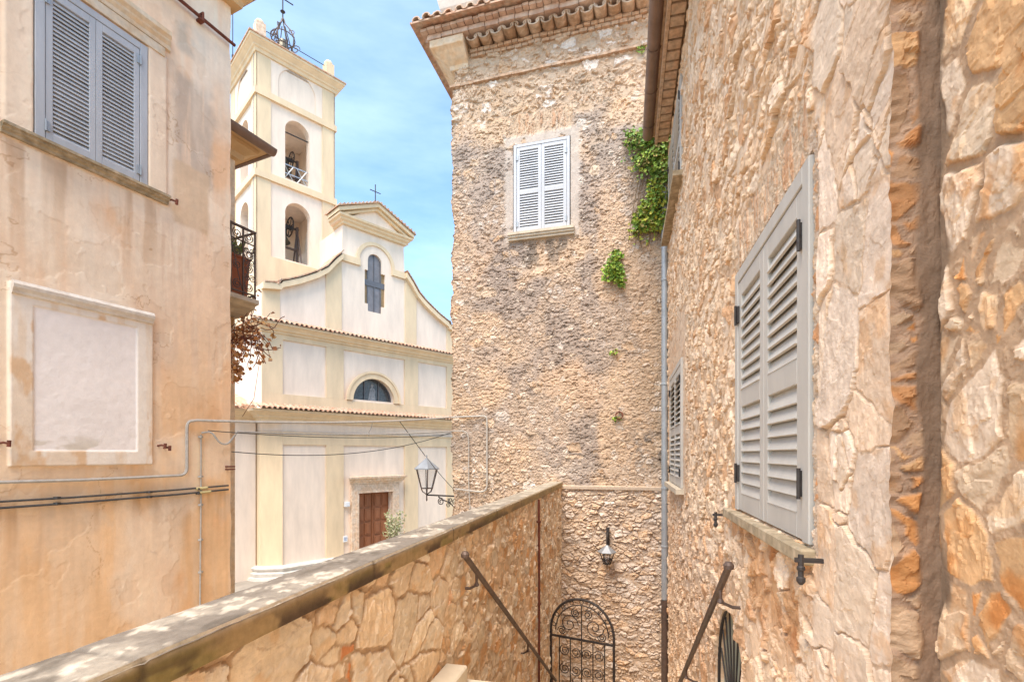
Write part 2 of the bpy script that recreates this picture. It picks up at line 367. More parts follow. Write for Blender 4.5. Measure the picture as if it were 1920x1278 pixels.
def tiles(mb, x0, x1, pitch, yb, yf, zb, zf, r=None, up=1, jit=.006, seed=1, th=.018):
    """a row of barrel tiles: corrugated sheet from the back (yb,zb) to the front lip (yf,zf)"""
    rnd = random.Random(seed); r = r or pitch*.42; n = int(round((x1-x0)/pitch)); p = (x1-x0)/n; seg = 8
    for k in range(n):
        xc = x0+(k+.5)*p; dz = rnd.uniform(-jit, jit); dy = rnd.uniform(-jit*2, jit*2)
        for side in (1, -1):                         # cover tile, then the channel tile beside it
            R2 = r if side == 1 else r*.72; xo = xc if side == 1 else xc + p/2; zo = 0 if side == 1 else r*.25
            if side == -1 and k == n-1: continue
            pr = []
            for j in range(seg+1):
                a = PI*j/seg; pr.append((xo - R2*math.cos(a), up*side*R2*math.sin(a)*.8 + up*zo))
            inn = [(xo + (px-xo)*(1-th/R2), pz - up*side*th) for px, pz in pr]
            loop = pr + inn[::-1]; m = len(loop)
            vs = [(px, yb, zb+pz+dz) for px, pz in loop] + [(px, yf+dy, zf+pz+dz) for px, pz in loop]
            fs = [(i, (i+1) % m, m+(i+1) % m, m+i) for i in range(m)]
            for j in range(seg):
                fs.append((j, j+1, m-2-j, m-1-j)); fs.append((m+j, m+m-1-j, m+m-2-j, m+j+1))
            mb.add(vs, fs)
def spiral(c, r0, r1, a0, turns, ax, az, n=22):
    c = Vector(c); ax = Vector(ax); az = Vector(az); out = []
    for i in range(n+1):
        t = i/n; a = a0 + turns*2*PI*t; r = r0+(r1-r0)*t
        out.append(c + ax*(r*math.cos(a)) + az*(r*math.sin(a)))
    return out
def leaves(pts, size, cols, seed=3, droop=.3, nrm=None):
    """leaf-sized folded quads at points; returns MB and vertex colours"""
    rnd = random.Random(seed); mb = MB(); cv = []
    for p in pts:
        s = size*rnd.uniform(.6, 1.35)
        d = Vector((rnd.uniform(-1,1), rnd.uniform(-1,.4), rnd.uniform(-1,.5)-droop)).normalized()
        sd = d.cross(Vector((rnd.uniform(-1,1), -1.2, rnd.uniform(-.5,1)))).normalized(); up = sd.cross(d)
        p = Vector(p)
        mb.add([p, p+d*s*.5+sd*s*.42+up*s*.08, p+d*s, p+d*s*.5-sd*s*.42+up*s*.08, p+d*s*.55-up*s*.06], [(0,1,4),(1,2,4),(2,3,4),(3,0,4)])
        c = cols[rnd.randrange(len(cols))]; f = rnd.uniform(.8, 1.2)
        cv += [(c[0]*f, c[1]*f, c[2]*f, 1)]*5
    return mb, cv
exec_parts = []

# ================================================================== SETTING
gb = MB(); gb.add([(-400,-400,GROUND),(400,-400,GROUND),(400,700,GROUND),(-400,700,GROUND)], [(0,1,2,3)])
g = gb.build('ground', M['ground'], fr=FW, base=(0,0,GROUND)); setp(g, 'warm grey street paving far below the stair wall', 'ground', kind='structure')

# ================================================================== RIGHT HOUSE (rubble stone, x = -u)
RH = thing('stone_villa', 'cream rubble stone house with large grey green louvred shutters just above the stair handrail', 'house', FR, (-5.0, .4, GROUND))
CREAM = [(.72,.56,.39), (.70,.53,.36), (.75,.60,.44), (.67,.49,.32), (.73,.58,.42), (.62,.39,.22), (.74,.59,.42)]
def r_fn(x, z):
    u = -x
    hA, cA, tA, rA = stones(x, z, .15, .12, 11, CREAM, (.58,.415,.265), keep=.86, jag=.022, ew=.007, gap=.006, hb=.006, hv=.024, tilt=.34, rough=.008, mrough=.008, facet=.6)
    hB, cB, tB, rB = stones(x+.07, z+.04, .21, .27, 23, [(.75,.61,.46),(.73,.59,.44),(.76,.62,.48),(.72,.55,.39)], (.60,.45,.31), keep=.86, jag=.028, ew=.003, gap=.004, hb=.008, hv=.013, tilt=.10, rough=.004, an=.45, mrough=.004, facet=.3, sub=.2)
    hJ, cJ, tJ, rJ = stones(x, z, .075, .07, 37, [(.58,.40,.25),(.55,.30,.15),(.60,.47,.33),(.60,.48,.36)], (.55,.44,.33), keep=.9, jag=.012, ew=.008, gap=.01, hb=.004, hv=.01, tilt=.1, rough=.004)
    hK, cK, tK, rK = stones(x, z, .055, .30, 41, [(.56,.36,.22),(.60,.46,.32),(.54,.33,.19)], (.57,.45,.32), keep=1., jag=.006, ew=.01, gap=.006, hb=.003, hv=.008, tilt=.05, rough=.004, an=.1)
    w1 = ss(2.10, 2.03, u + .03*(vn(z*6, z*0, 5)-.5)); wj = inr(u, z, 2.02, 2.13, -.40, 1.25)
    H = hA*(1-w1) + hB*w1; Cc = mix(cA, cB, w1)
    wk = inr(u, z, 2.12, 3.42, 1.17, 1.46, .02); H = H*(1-wk)+hK*wk; Cc = mix(Cc, cK, wk)
    H = H*(1-wj)+hJ*wj; Cc = mix(Cc, cJ, wj)
    # smoother patches beside the far openings, orange stains below the sills
    wp = inr(u, z, 6.2, 8.6, -.6, 1.9, .12)*.75; H = H*(1-wp); Cc = mix(Cc, np.ones_like(Cc)*C3(.58,.45,.33), wp*.6)
    st = inr(u, z, 2.1, 3.5, -.85, -.36, .1)*ss(.42, .62, fbm(x*7, z*2.5, 77, 4)); Cc = mix(Cc, Cc*C3(.72,.50,.30), st*.8)
    for (a, b, c, d) in ((2.085,3.43,-.352,1.175), (6.5,8.2,-.43,1.24), (6.55,8.45,3.6,4.9)):
        k = inr(u, z, a, b, c, d, .004); H = H*(1-k) - .09*k
    # arched grate opening
    r = np.sqrt(((u-3.66)/.50)**2 + (np.maximum(z+1.72, 0)/.62)**2); k = ss(1.0, .97, r)*(z > -2.6); H = H*(1-k) - .13*k
    big = ss(1.5, 1.42, r)*(1-k)*(z > -2.4)
    Cc = Cc*(1 + .05*(fbm(x*1.1, z*1.1, 9, 4)-.5)[..., None]*2)
    ed = ss(1.490, 1.477, u); H = H*(1-ed) + .022*ed
    return H, Cc, 0, 0
def n_edge(z): return .018*(fbm(z*7, z*0+2, 241, 4)-.5)*2 + .010*(fbm(z*38, z*0+5, 243, 2)-.5)*2
def rfun(x, z): a = r_fn(x, z); return a[0], a[1]
rfun.dx = lambda x, z: ss(-1.54, -1.477, x)*n_edge(z)
def lin(a, b, d): return np.linspace(a, b, max(2, int(round((b-a)/d))+1))
for (u0, u1, z0, z1, du, dz) in ((1.475,2.62,-1.7,2.7,.0055,.0045), (2.62,5.0,-2.9,5.0,.011,.009), (5.0,9.15,-4.6,5.15,.02,.014), (1.475,2.62,2.7,5.1,.03,.03)):
    grid_mesh('wall', M['stone'], RH, lin(-u1, -u0, du), lin(z0, z1, dz), rfun)
cb = MB(); cb.box(-9.4, -1.49, .16, 4.6, GROUND, 5.1); cb.box(-1.488, 3.0, .19, 4.6, GROUND, 5.1); cb.build('wall_core', M['church_yellow'], RH)
BROWN_SHADED = [(.34,.17,.07),(.42,.20,.07),(.30,.19,.11),(.45,.27,.13),(.38,.26,.16)]  # brown stones of the return face, its shade also mixed into the colour
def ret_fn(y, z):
    h, c, t, r = stones(y+.06, z, .13, .10, 57, BROWN_SHADED, (.30,.20,.13), keep=.9, jag=.02, ew=.008, gap=.004, hb=.004, hv=.014, tilt=.12, rough=.008)
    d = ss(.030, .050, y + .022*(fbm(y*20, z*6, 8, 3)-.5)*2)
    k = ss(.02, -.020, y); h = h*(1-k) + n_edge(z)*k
    return h*(1-d) + .016*(fbm(y*30, z*14, 3, 4)-.3)*d, mix(c, np.ones_like(c)*C3(.19,.125,.08)*(.6+.8*fbm(y*14, z*9, 4, 4))[..., None], d)  # dark mortar strip, deepened in colour for the shaded return
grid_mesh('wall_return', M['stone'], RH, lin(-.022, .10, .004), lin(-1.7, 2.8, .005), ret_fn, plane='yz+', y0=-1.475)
TAN = [(.66,.48,.30), (.68,.52,.35), (.64,.40,.20), (.70,.56,.41), (.65,.47,.30), (.62,.33,.13), (.68,.54,.38)]
def n_fn(x, z):
    h, c, t, r = stones(x, z, .155, .165, 71, TAN, (.46,.315,.195), keep=.85, jag=.020, ew=.006, gap=.008, hb=.006, hv=.012, tilt=.11, rough=.0055, an=.45, mrough=.007, facet=.7)
    h = np.maximum(h, .006*(fbm(x*22, z*22, 73, 4)-.3))
    s = ss(.54, .70, fbm(x*9, z*7, 15, 4)); c = mix(c, c*C3(.86,.58,.32), s*t*.8)
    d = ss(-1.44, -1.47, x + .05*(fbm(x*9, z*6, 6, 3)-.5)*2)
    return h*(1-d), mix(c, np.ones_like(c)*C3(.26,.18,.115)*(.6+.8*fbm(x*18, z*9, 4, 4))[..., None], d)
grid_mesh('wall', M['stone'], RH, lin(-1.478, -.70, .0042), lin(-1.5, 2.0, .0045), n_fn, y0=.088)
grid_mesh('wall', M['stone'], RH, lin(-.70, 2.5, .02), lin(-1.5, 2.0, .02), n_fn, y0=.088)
# windows
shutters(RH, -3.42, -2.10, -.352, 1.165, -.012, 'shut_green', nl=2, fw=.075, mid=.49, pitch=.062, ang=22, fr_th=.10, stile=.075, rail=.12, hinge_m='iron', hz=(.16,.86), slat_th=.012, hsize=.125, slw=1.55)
sb = MB(); sb.box(-3.60, -2.06, -.055, .10, -.425, -.362); sb.build('sill', M['sill'], RH, bevel=.008)
def hook(x, z, out=.26):
    h = MB(); h.box(x-.007, x+.007, -out, .02, z-.008, z+.008)
    h.tube([(x, -out+.02, z+.02), (x, -out+.02, z-.03), (x, -out+.02, z-.075)], .010, 8); h.lathe([(.006,0),(.015,.012),(.015,.026),(.006,.034)], (x, -out+.02, z-.09), 10)
    h.lathe([(.006,0),(.014,.01),(.014,.02),(.009,.026)], (x, -out+.02, z-.045), 10)
    return h.build('shutter_stay', M['iron'], RH)
hook(-1.97, -.385, .10); hook(-3.72, -.43, .10)
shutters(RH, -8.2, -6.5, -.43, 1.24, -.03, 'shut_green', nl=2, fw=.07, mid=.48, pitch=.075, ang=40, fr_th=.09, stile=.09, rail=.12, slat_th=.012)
sb = MB(); sb.box(-8.3, -6.4, -.10, .08, -.50, -.435); sb.build('sill', M['sill_pale'], RH)
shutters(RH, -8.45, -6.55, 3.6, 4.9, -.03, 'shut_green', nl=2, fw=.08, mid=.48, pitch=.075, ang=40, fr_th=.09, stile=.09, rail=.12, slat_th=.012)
sb = MB(); sb.box(-8.6, -6.45, -.13, .08, 3.53, 3.595); sb.build('sill', M['sill'], RH)
# arched basement grate
gt = MB()
P3 = [(-3.66+.50*math.cos(a), .02, -1.72+.62*math.sin(a)) for a in [PI*i/24 for i in range(25)]]
gt.tube([(-3.16,.02,-2.6)]+P3+[(-4.16,.02,-2.6)], .012, 8)
for i in range(1, 10):
    a = PI*i/10; gt.tube([(-3.66, .03, -1.95), (-3.66+.49*math.cos(a), .03, -1.72+.61*math.sin(a))], .0065, 6)
gt.tube(spiral((-3.66,.02,-1.95), .09, .09, 0, 1, (1,0,0), (0,0,1), 16), .012, 6)
grt = gt.build('window_grate', M['iron'], RH)
gp = MB(); gp.plate([(-4.15,-2.6),(-3.17,-2.6)]+[(p[0]*1, p[2]) for p in P3[1:-1]], [], .055, .065); gp.build('pane', mat('dull_green_glass', (.40,.43,.33), .3, nscale=6, namp=.3, bump=.05), grt)
# eave: timber edge, brick modillions, gutter
eb = MB()
eb.box(-8.35, 2.0, -.34, .12, 5.24, 5.30)
for k in range(60):
    xx = -8.33+k*.17
    eb.box(xx, xx+.135, -.20, -.035, 5.13, 5.238); 
eb.box(-8.35, 2.0, -.25, -.202, 5.12, 5.236)
eb.build('eave', M['brick'], RH, bevel=.006)
rt = MB(); tiles(rt, -8.4, 2.0, .21, .3, -.42, 5.46, 5.36, seed=4); rt.box(-9.4, 2.0, .12, 4.6, 5.302, 5.40); rt.build('roof', M['tile'], RH)
gu = MB(); n = 14
prof = [(-.36 + .085*math.cos(a), 5.26 + .085*math.sin(a)) for a in [PI + PI*i/n for i in range(n+1)]]
prof += [(-.36 + .074*math.cos(a), 5.26 + .074*math.sin(a)) for a in [2*PI - PI*i/n for i in range(n+1)]]
gu.sweep([(p[0], p[1]) for p in prof], [lambda o: (-8.32, o), lambda o: (2.0, o)])
gu.plate([(0,0),(1,0),(1,1)], [], 0, 0.001) if False else None
gut = gu.build('gutter', M['gutter'], RH)
gc = MB()
gc.add([(-8.325, -.36+.085*math.cos(a), 5.26+.085*math.sin(a)) for a in [PI+PI*i/12 for i in range(13)]], [tuple(range(13))])
for x in [-8.0+.75*i for i in range(13)]:
    gc.tube([(x, -.36+.090*math.cos(a), 5.26+.090*math.sin(a)) for a in [PI+PI*i/10 for i in range(11)]], .009, 6)
build_split(gc, 'gutter_clip', M['gutter'], gut)

# ================================================================== PARAPET WALL AND STAIRS (x = u)
PW = thing('parapet_wall', 'long orange rubble stone wall with grey lichened coping along the stairs', 'wall', FP, (4.5, .1, GROUND))
OCH = [(.74,.55,.36), (.76,.60,.42), (.72,.50,.31), (.78,.63,.46), (.74,.55,.36), (.64,.37,.18), (.76,.60,.43)]
def p_fn(x, z):
    h, c, t, r = stones(x, z, .25, .20, 91, OCH, (.52,.35,.21), keep=.88, jag=.030, ew=.006, gap=.006, hb=.008, hv=.016, tilt=.12, rough=.006, an=.45, mrough=.007, facet=.6)
    h2, c2, t2, r2 = stones(x, z, .16, .13, 93, OCH, (.55,.385,.245), keep=.88, jag=.040, ew=.008, gap=.005, hb=.004, hv=.024, tilt=.24, rough=.008, mrough=.008)
    w = ss(2.9, 3.3, x); h = h*(1-w)+h2*w; c = mix(c, c2, w)
    rd = (r[5] > .965)*t*(1-w); c = mix(c, np.ones_like(c)*C3(.55,.17,.04), rd*.85)
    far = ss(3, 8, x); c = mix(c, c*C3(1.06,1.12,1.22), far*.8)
    c = c*(.9+.2*fbm(x*1.3, z*1.3, 19, 4))[..., None]
    return h, c
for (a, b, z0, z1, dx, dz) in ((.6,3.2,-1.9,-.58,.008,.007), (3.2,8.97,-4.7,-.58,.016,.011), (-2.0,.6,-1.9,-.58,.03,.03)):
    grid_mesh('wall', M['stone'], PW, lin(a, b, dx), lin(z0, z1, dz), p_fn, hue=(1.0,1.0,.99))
wb = MB(); wb.box(-2.0, 8.97, .035, .225, GROUND, -.592); wb.build('wall_core', M['church_yellow'], PW)
def cop_col(x, z):
    a = fbm(x*5, z*5, 3, 5); b = fbm(x*16, z*16, 4, 4)
    c = np.ones(x.shape+(3,))*C3(.175,.145,.115); c = mix(c, np.ones_like(c)*C3(.30,.255,.20), ss(.45, .62, a)); c = mix(c, np.ones_like(c)*C3(.46,.40,.32), ss(.56, .62, fbm(x*24, z*30, 4, 4))*ss(.40,.55,a))
    c = mix(c, np.ones_like(c)*C3(.10,.08,.06), ss(.55, .68, fbm(x*9, z*14, 12, 4))*.7)
    return c
CJ = (.95, 2.08, 3.15, 4.3, 5.35, 6.5, 7.6)
def joint(x): return np.clip(sum(np.exp(-((x-j)/.009)**2) for j in CJ), 0, 1)
def cop_top(x, y):
    e = np.minimum(y+.025, .225-y); H = -.010*ss(.022, 0, e) + .004*(fbm(x*22, y*22, 31, 4)-.5)
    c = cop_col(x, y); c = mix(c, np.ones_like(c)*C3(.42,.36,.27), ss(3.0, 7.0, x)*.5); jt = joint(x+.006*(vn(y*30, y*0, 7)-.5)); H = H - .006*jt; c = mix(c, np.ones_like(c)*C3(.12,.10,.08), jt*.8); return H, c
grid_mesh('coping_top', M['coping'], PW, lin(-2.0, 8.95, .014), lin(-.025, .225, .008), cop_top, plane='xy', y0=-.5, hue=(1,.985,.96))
def cop_front(x, z):
    H = .004*(fbm(x*16, z*20, 41, 4)-.5) - .008*ss(-.515, -.50, z)
    c = np.ones(x.shape+(3,))*C3(.34,.24,.115); m = ss(.42, .6, fbm(x*4, z*9, 43, 4))
    c = mix(c, np.ones_like(c)*C3(.24,.19,.07), m); c = mix(c, np.ones_like(c)*C3(.07,.045,.03), ss(.48, .62, fbm(x*5+3, z*12, 47, 4))*ss(-.50,-.58, z)*.9)
    c = mix(c, np.ones_like(c)*C3(.40,.34,.26), ss(-.535,-.505,z)*.7)
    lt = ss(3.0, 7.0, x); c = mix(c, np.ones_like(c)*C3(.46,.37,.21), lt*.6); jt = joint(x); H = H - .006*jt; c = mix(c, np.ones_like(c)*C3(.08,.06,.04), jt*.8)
    return H, c
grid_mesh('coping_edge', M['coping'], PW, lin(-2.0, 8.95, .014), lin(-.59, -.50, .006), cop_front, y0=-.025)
wb = MB(); wb.box(-2.0, 8.945, -.018, .224, -.5895, -.512); wb.build('coping', M['sill'], PW)
tb = MB(); tb.tube([(6.41,-.035,-.6),(6.41,-.04,-1.8),(6.41,-.035,-4.4)], .016, 6)
for z in (-.9,-2.0,-3.1): tb.box(6.385, 6.435, -.06, 0.0, z-.012, z+.012)
setp(tb.build('wall_conduit', M['rust'], fr=FP, base=(6.41,-.035,-4.4)), 'thin rusty vertical pipe on the orange stair wall above the gate', 'pipe')

ST = thing('stone_staircase', 'pale stone stairs with landing, falling away between the orange wall and the stone house', 'stairs', FP, (3.1, -.95, GROUND))
sb = MB(); sb.box(-2.5, 3.10, -1.875, -.005, -1.66, -1.5); sb.build('landing', M['step'], ST, bevel=.006)
kb = MB(); kb.box(-2.5, 3.05, -.16, -.006, -1.499, -1.385); kb.build('kerb', M['step'], ST, bevel=.01)
for k in range(16):
    z = -1.5-.17*(k+1); s = MB(); s.box(3.1+.265*k, 3.1+.265*(k+1)+.03, -1.87, -.005, z-.19, z); s.build('step', M['step'], ST, bevel=.006)
fb = MB(); fb.box(3.1+.265*16, 9.2, -1.9, .0, -4.75, -4.42); fb.build('lower_landing', M['step'], ST)
def handrail(fr, x0, z0, x1, z1, y, label, tail=True, flip=1):
    t = thing('handrail', label, 'handrail', fr, (x0, y, z0-.9))
    b = MB(); b.tube([(x0, y, z0), (x1, y, z1)], .021, 10); b.lathe([(.01,-.02),(.028,-.01),(.03,.012),(.018,.03)], (x0, y, z0), 12); b.build('rail', M['iron_brown'], t)
    L = math.hypot(x1-x0, z1-z0)
    for f in (.06, .5, .93):
        xx = x0+(x1-x0)*f; zz = z0+(z1-z0)*f
        k = MB(); k.tube([(xx, y, zz-.015), (xx, y, zz-.10), (xx, y*.4, zz-.13), (xx, -.0, zz-.13)], .011, 8); k.lathe([(.012,0),(.022,.01),(.012,.03)], (xx, y, zz-.11), 8)
        k.build('bracket', M['iron_brown'], t)
    return t
handrail(FP, 3.20, -.70, 7.6, -3.55, -.09, 'brown iron handrail on the orange stair wall, below its grey coping')
handrail(FR, -3.05, -.655, -7.2, -3.60, -.12, 'brown iron handrail fixed to the cream stone house, under its large shuttered window')

# ================================================================== STONE HOUSE ACROSS THE END (x = u_B)
SH = thing('stone_house', 'tall old house with eroded rubble wall, tiled brick cornice and one white shuttered window', 'house', FB, (0, 1.5, GROUND))
BL = [(.57,.44,.31), (.62,.49,.35), (.64,.53,.41), (.54,.39,.25), (.60,.46,.32), (.50,.40,.29), (.70,.63,.54)]
def b_fn(x, z):
    # eroded plaster
    n1 = fbm(x*1.1, z*.9, 101, 5); n2 = fbm(x*7, z*7, 103, 5); n3 = fbm(x*26, z*26, 105, 3)
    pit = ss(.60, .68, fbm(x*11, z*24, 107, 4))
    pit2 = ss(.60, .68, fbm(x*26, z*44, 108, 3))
    Hp = .022 + .012*(n2-.5) + .016*(n3-.5) - .020*pit - .012*pit2
    cp = np.ones(x.shape+(3,))*C3(.56,.41,.28)
    cp = mix(cp, np.ones_like(cp)*C3(.37,.30,.24), ss(.36, .50, n1 + .12*(n2-.5)))
    cp = mix(cp, np.ones_like(cp)*C3(.63,.46,.30), ss(.50, .64, fbm(x*.8+5, z*.8, 111, 5))*.8)
    # dark weathering: right of the wall and low corner
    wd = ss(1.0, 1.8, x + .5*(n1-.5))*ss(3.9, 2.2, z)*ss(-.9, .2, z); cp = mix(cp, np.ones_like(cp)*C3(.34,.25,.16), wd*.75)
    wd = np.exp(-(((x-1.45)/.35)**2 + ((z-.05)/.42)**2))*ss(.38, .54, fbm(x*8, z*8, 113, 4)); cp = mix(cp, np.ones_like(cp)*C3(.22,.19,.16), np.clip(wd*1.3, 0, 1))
    wd = inr(x, z, -.75, .15, 3.55, 4.02, .12)*ss(.40, .58, fbm(x*9, z*3, 115, 4)); cp = mix(cp, np.ones_like(cp)*C3(.22,.18,.14), wd*.8)
    cp = cp*(.76+.42*n2+.10*(n3-.5))[..., None]*(1-.30*pit*pit2-.12*pit2)[..., None]  # pits darkened in the colour, for dirt and shadow inside the holes
    pale = ss(-.1, -.4, z)*ss(-.65, -.2, z)*ss(.40, .6, fbm(x*2, z*3, 117, 4)); cp = mix(cp, np.ones_like(cp)*C3(.60,.52,.43), pale*.7)
    # stones showing through
    h1, c1, t1, r1 = stones(x, z, .24, .17, 121, BL, (.50,.37,.25), keep=.85, jag=.035, ew=.016, gap=.010, hb=.016, hv=.020, tilt=.10, rough=.022, mrough=.015)
    h2, c2, t2, r2 = stones(x, z, .11, .085, 131, BL, (.50,.375,.26), keep=.80, jag=.020, ew=.010, gap=.008, hb=.016, hv=.016, tilt=.16, rough=.014, mrough=.014)
    show1 = ss(.30, .52, ss(5.7, 7.0, z)*.85 + .30*(n1-.5) + .25*(fbm(x*2.2, z*2.2, 133, 4)-.5))
    pick = (r1[2] > .86)*t1*.9
    show1 = np.clip(show1 + pick*ss(.05,.1,t1)*(1-inr(x, z, -1.05, .25, 3.95, 6.0, .1)), 0, 1)
    left = ss(-1.2, -2.0, x + .5*(n1-.5))*ss(.45,.6, fbm(x*2,z*2,141,4))*.7
    low = ss(1.0, -.3, z + 1.0*(n1-.5))*ss(.1, -.9, x)
    ri = .7*ss(.5, 1.0, x + .6*(fbm(x*2, z*1.6, 137, 4)-.5))*ss(5.9, 5.0, z)*ss(.0, .8, z)
    sp = (r2[2] > .88)*t2; c2 = mix(c2, np.ones_like(c2)*C3(.72,.65,.55), sp*.7)
    gen = .6*ss(.54, .64, fbm(x*1.5+2, z*1.3, 145, 5)); show2 = np.clip(np.maximum(np.maximum(np.maximum(low, ri*.75), left), gen) + sp, 0, 1)
    H = Hp*(1-show2)+h2*show2; Cc = mix(cp, c2, show2*.8)
    H = H*(1-show1)+h1*show1; Cc = mix(Cc, c1, show1*.9)
    # relieving bricks and cement patch round the window
    h3, c3, t3, r3 = stones(x, z, .07, .62, 151, [(.55,.36,.23),(.58,.44,.30),(.52,.32,.19),(.58,.46,.34)], (.55,.42,.29), keep=1., jag=.012, ew=.012, gap=.006, hb=.018, hv=.01, tilt=.05, rough=.008, an=.1)
    k = inr(x, z, -1.0, .22, 5.98, 6.42, .05)*ss(.3, .45, n2+.1); H = H*(1-k)+h3*k; Cc = mix(Cc, c3, k*.85)
    k = np.clip(inr(x, z, -1.10, .32, 4.0, 6.02, .05)*1.0, 0, 1)*ss(.30, .40, fbm(x*5, z*5, 153, 4)); H = H*(1-k)+(.022+.008*(n2-.5))*k; Cc = mix(Cc, np.ones_like(Cc)*C3(.50,.44,.37)*(.85+.3*n2)[..., None], k*.85)
    # lower masonry, cleaned rubble below the ledge
    h4, c4, t4, r4 = stones(x, z, .15, .085, 161, [(.70,.59,.47),(.66,.53,.39),(.72,.63,.52),(.64,.51,.37),(.68,.51,.34)], (.50,.39,.285), keep=.88, jag=.016, ew=.012, gap=.003, hb=.016, hv=.034, tilt=.45, rough=.013, mrough=.010)
    k = ss(-.60, -.64, z)*ss(-.05, .0, x); H = H*(1-k)+h4*k; Cc = mix(Cc, c4, k)
    k = inr(x, z, .0, 1.95, -.635, -.565, .008); H = H*(1-k)+.045*k; Cc = mix(Cc, np.ones_like(Cc)*C3(.52,.42,.31), k)
    # window recess
    k = inr(x, z, -.93, .145, 4.17, 5.85, .006); H = H*(1-k) - .10*k
    return H, Cc
def b_dx(x, z):
    return ss(-1.75, -2.18, x)*(.075*(fbm(z*3.1, z*0+3, 171, 4)-.5)*2 + .03*(fbm(z*14, z*0+8, 173, 3)-.5)*2)
def bfun(x, z): return b_fn(x, z)
bfun.dx = b_dx
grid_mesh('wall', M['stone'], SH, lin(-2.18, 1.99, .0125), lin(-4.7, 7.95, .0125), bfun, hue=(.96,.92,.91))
def bs_fn(y, z):
    h, c, t, r = stones(y, z, .16, .12, 181, BL, (.48,.36,.25), jag=.03, ew=.02, hb=.01, hv=.03, tilt=.2, rough=.015)
    return h + (0*y), c
def bs_y(x, z): return 0
grid_mesh('wall_side', M['stone'], SH, lin(-.02, 2.5, .03), lin(-4.7, 7.95, .02), lambda y, z: (bs_fn(y, z)[0] - .075*(fbm(z*3.1, z*0+3, 171, 4)-.5)*2 - .03*(fbm(z*14, z*0+8, 173, 3)-.5)*2 - .02, bs_fn(y, z)[1]), plane='yz-', y0=-2.18, flip=True)
cb = MB(); cb.box(-2.02, 6.5, .12, 7.5, GROUND, 7.95); cb.build('wall_core', M['church_yellow'], SH)
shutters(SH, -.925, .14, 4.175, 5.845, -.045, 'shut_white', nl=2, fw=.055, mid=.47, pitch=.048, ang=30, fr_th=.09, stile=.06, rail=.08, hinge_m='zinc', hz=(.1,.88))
sb = MB(); sb.sweep([(.02,4.03),(-.09,4.03),(-.09,4.07),(-.115,4.08),(-.115,4.11),(-.135,4.12),(-.135,4.165),(.02,4.165)], [lambda o: (-1.02, o), lambda o: (.23, o)]); sb.build('sill', M['sill_pale'], SH)
# string course and cornice
sb = MB(); rnd = random.Random(3); x = -2.22
while x < 1.98:
    w = rnd.uniform(.2, .3); sb.box(x, min(x+w-.006, 2.0), -.055-rnd.uniform(0,.012), .03, 7.185+rnd.uniform(-.006,.006), 7.225+rnd.uniform(-.004,.006)); x += w
sb.build('string_course', M['brick'], SH)
def brick_row(z0, z1, off, x0, x1, w, seed, back=.05, j=.012):
    b = MB(); rnd = random.Random(seed); x = x0
    while x < x1:
        ww = w*rnd.uniform(.8, 1.2); b.box(x, min(x+ww-.012, x1), -off-rnd.uniform(-j, j), back, z0+rnd.uniform(-.005,.005), z1+rnd.uniform(-.006,.004)); x += ww
    return b
ob = MB()
for a in ((7.69,7.745,.05,-1.78,2.0,.14,5), (7.752,7.81,.085,-1.78,2.0,.14,6)):
    q = brick_row(*a); ob.add(q.v, q.f)
ob.build('brick_course', M['brick'], SH)
tb = MB(); tiles(tb, -1.80, 1.55, .235, .05, -.30, 7.915, 7.90, r=.112, up=-1, jit=.012, seed=8, th=.022); tb.build('cornice_tiles', mat('weathered_cornice_tile', (.40,.26,.16), .92, nscale=4, namp=.35, bscale=30, bump=.3, col2=(.58,.45,.33)), SH)
def sq(off): return [lambda o: (2.2, -o), lambda o: (-2.18-o, -o), lambda o: (-2.18-o, 4.0)]
cbk = MB(); q = brick_row(7.945, 8.03, .36, -2.56, 2.1, .30, 9, back=-.05); cbk.add(q.v, q.f); q = brick_row(8.036, 8.09, .46, -2.66, 2.1, .14, 10, back=-.05); cbk.add(q.v, q.f); cbk.box(-2.5, 2.1, -.30, .6, 7.95, 8.085); cbk.box(-2.62, -2.3, -.30, 4.0, 7.95, 8.085)
cbk.build('brick_cornice', mat('pinkish_cornice_brick', (.50,.33,.24), .92, nscale=3, namp=.3, bscale=30, bump=.4, col2=(.58,.44,.34)), SH)
cm = MB(); prof = [(-.12,7.50),(.04,7.52),(.05,7.60),(.14,7.66),(.26,7.76),(.30,7.78),(.34,7.80),(.34,7.94),(-.12,7.94)]
cm.sweep(prof, [lambda o: (-1.84, -o), lambda o: (-2.18-o, -o), lambda o: (-2.18-o, 4.0)]); cm.build('corner_moulding', M['moulding'], SH, bevel=.008)
rt = MB(); tiles(rt, -2.78, 2.2, .215, .6, -.62, 8.32, 8.145, r=.085, seed=12, jit=.012)
rt.add([(-2.78,-.60,8.10),(2.2,-.60,8.10),(2.2,.9,8.36),(-2.78,.9,8.36),(-2.78,-.60,8.13),(2.2,-.60,8.13),(2.2,.9,8.40),(-2.78,.9,8.40)], [(0,3,2,1),(4,5,6,7),(0,1,5,4),(1,2,6,5),(2,3,7,6),(3,0,4,7)])
rt.add([(-2.80,-.60,8.10),(-2.80,4.2,8.10),(-1.7,4.2,8.34),(-1.7,.5,8.34),(-2.80,-.60,8.14),(-2.80,4.2,8.14),(-1.7,4.2,8.38),(-1.7,.5,8.38)], [(0,3,2,1),(4,5,6,7),(0,1,5,4),(1,2,6,5),(2,3,7,6),(3,0,4,7)])
rt.build('roof', M['tile'], SH)
at = MB(); prof = [(-.4,8.36),(.0,8.36),(.0,8.62),(.10,8.70),(.22,8.86),(.26,9.0),(.26,9.12),(-.4,9.12)]
at.sweep(prof, [lambda o: (2.2, .25-o), lambda o: (-2.25-o, .25-o), lambda o: (-2.25-o, 4.0)]); at.build('attic_cornice', M['white_stone'], SH)
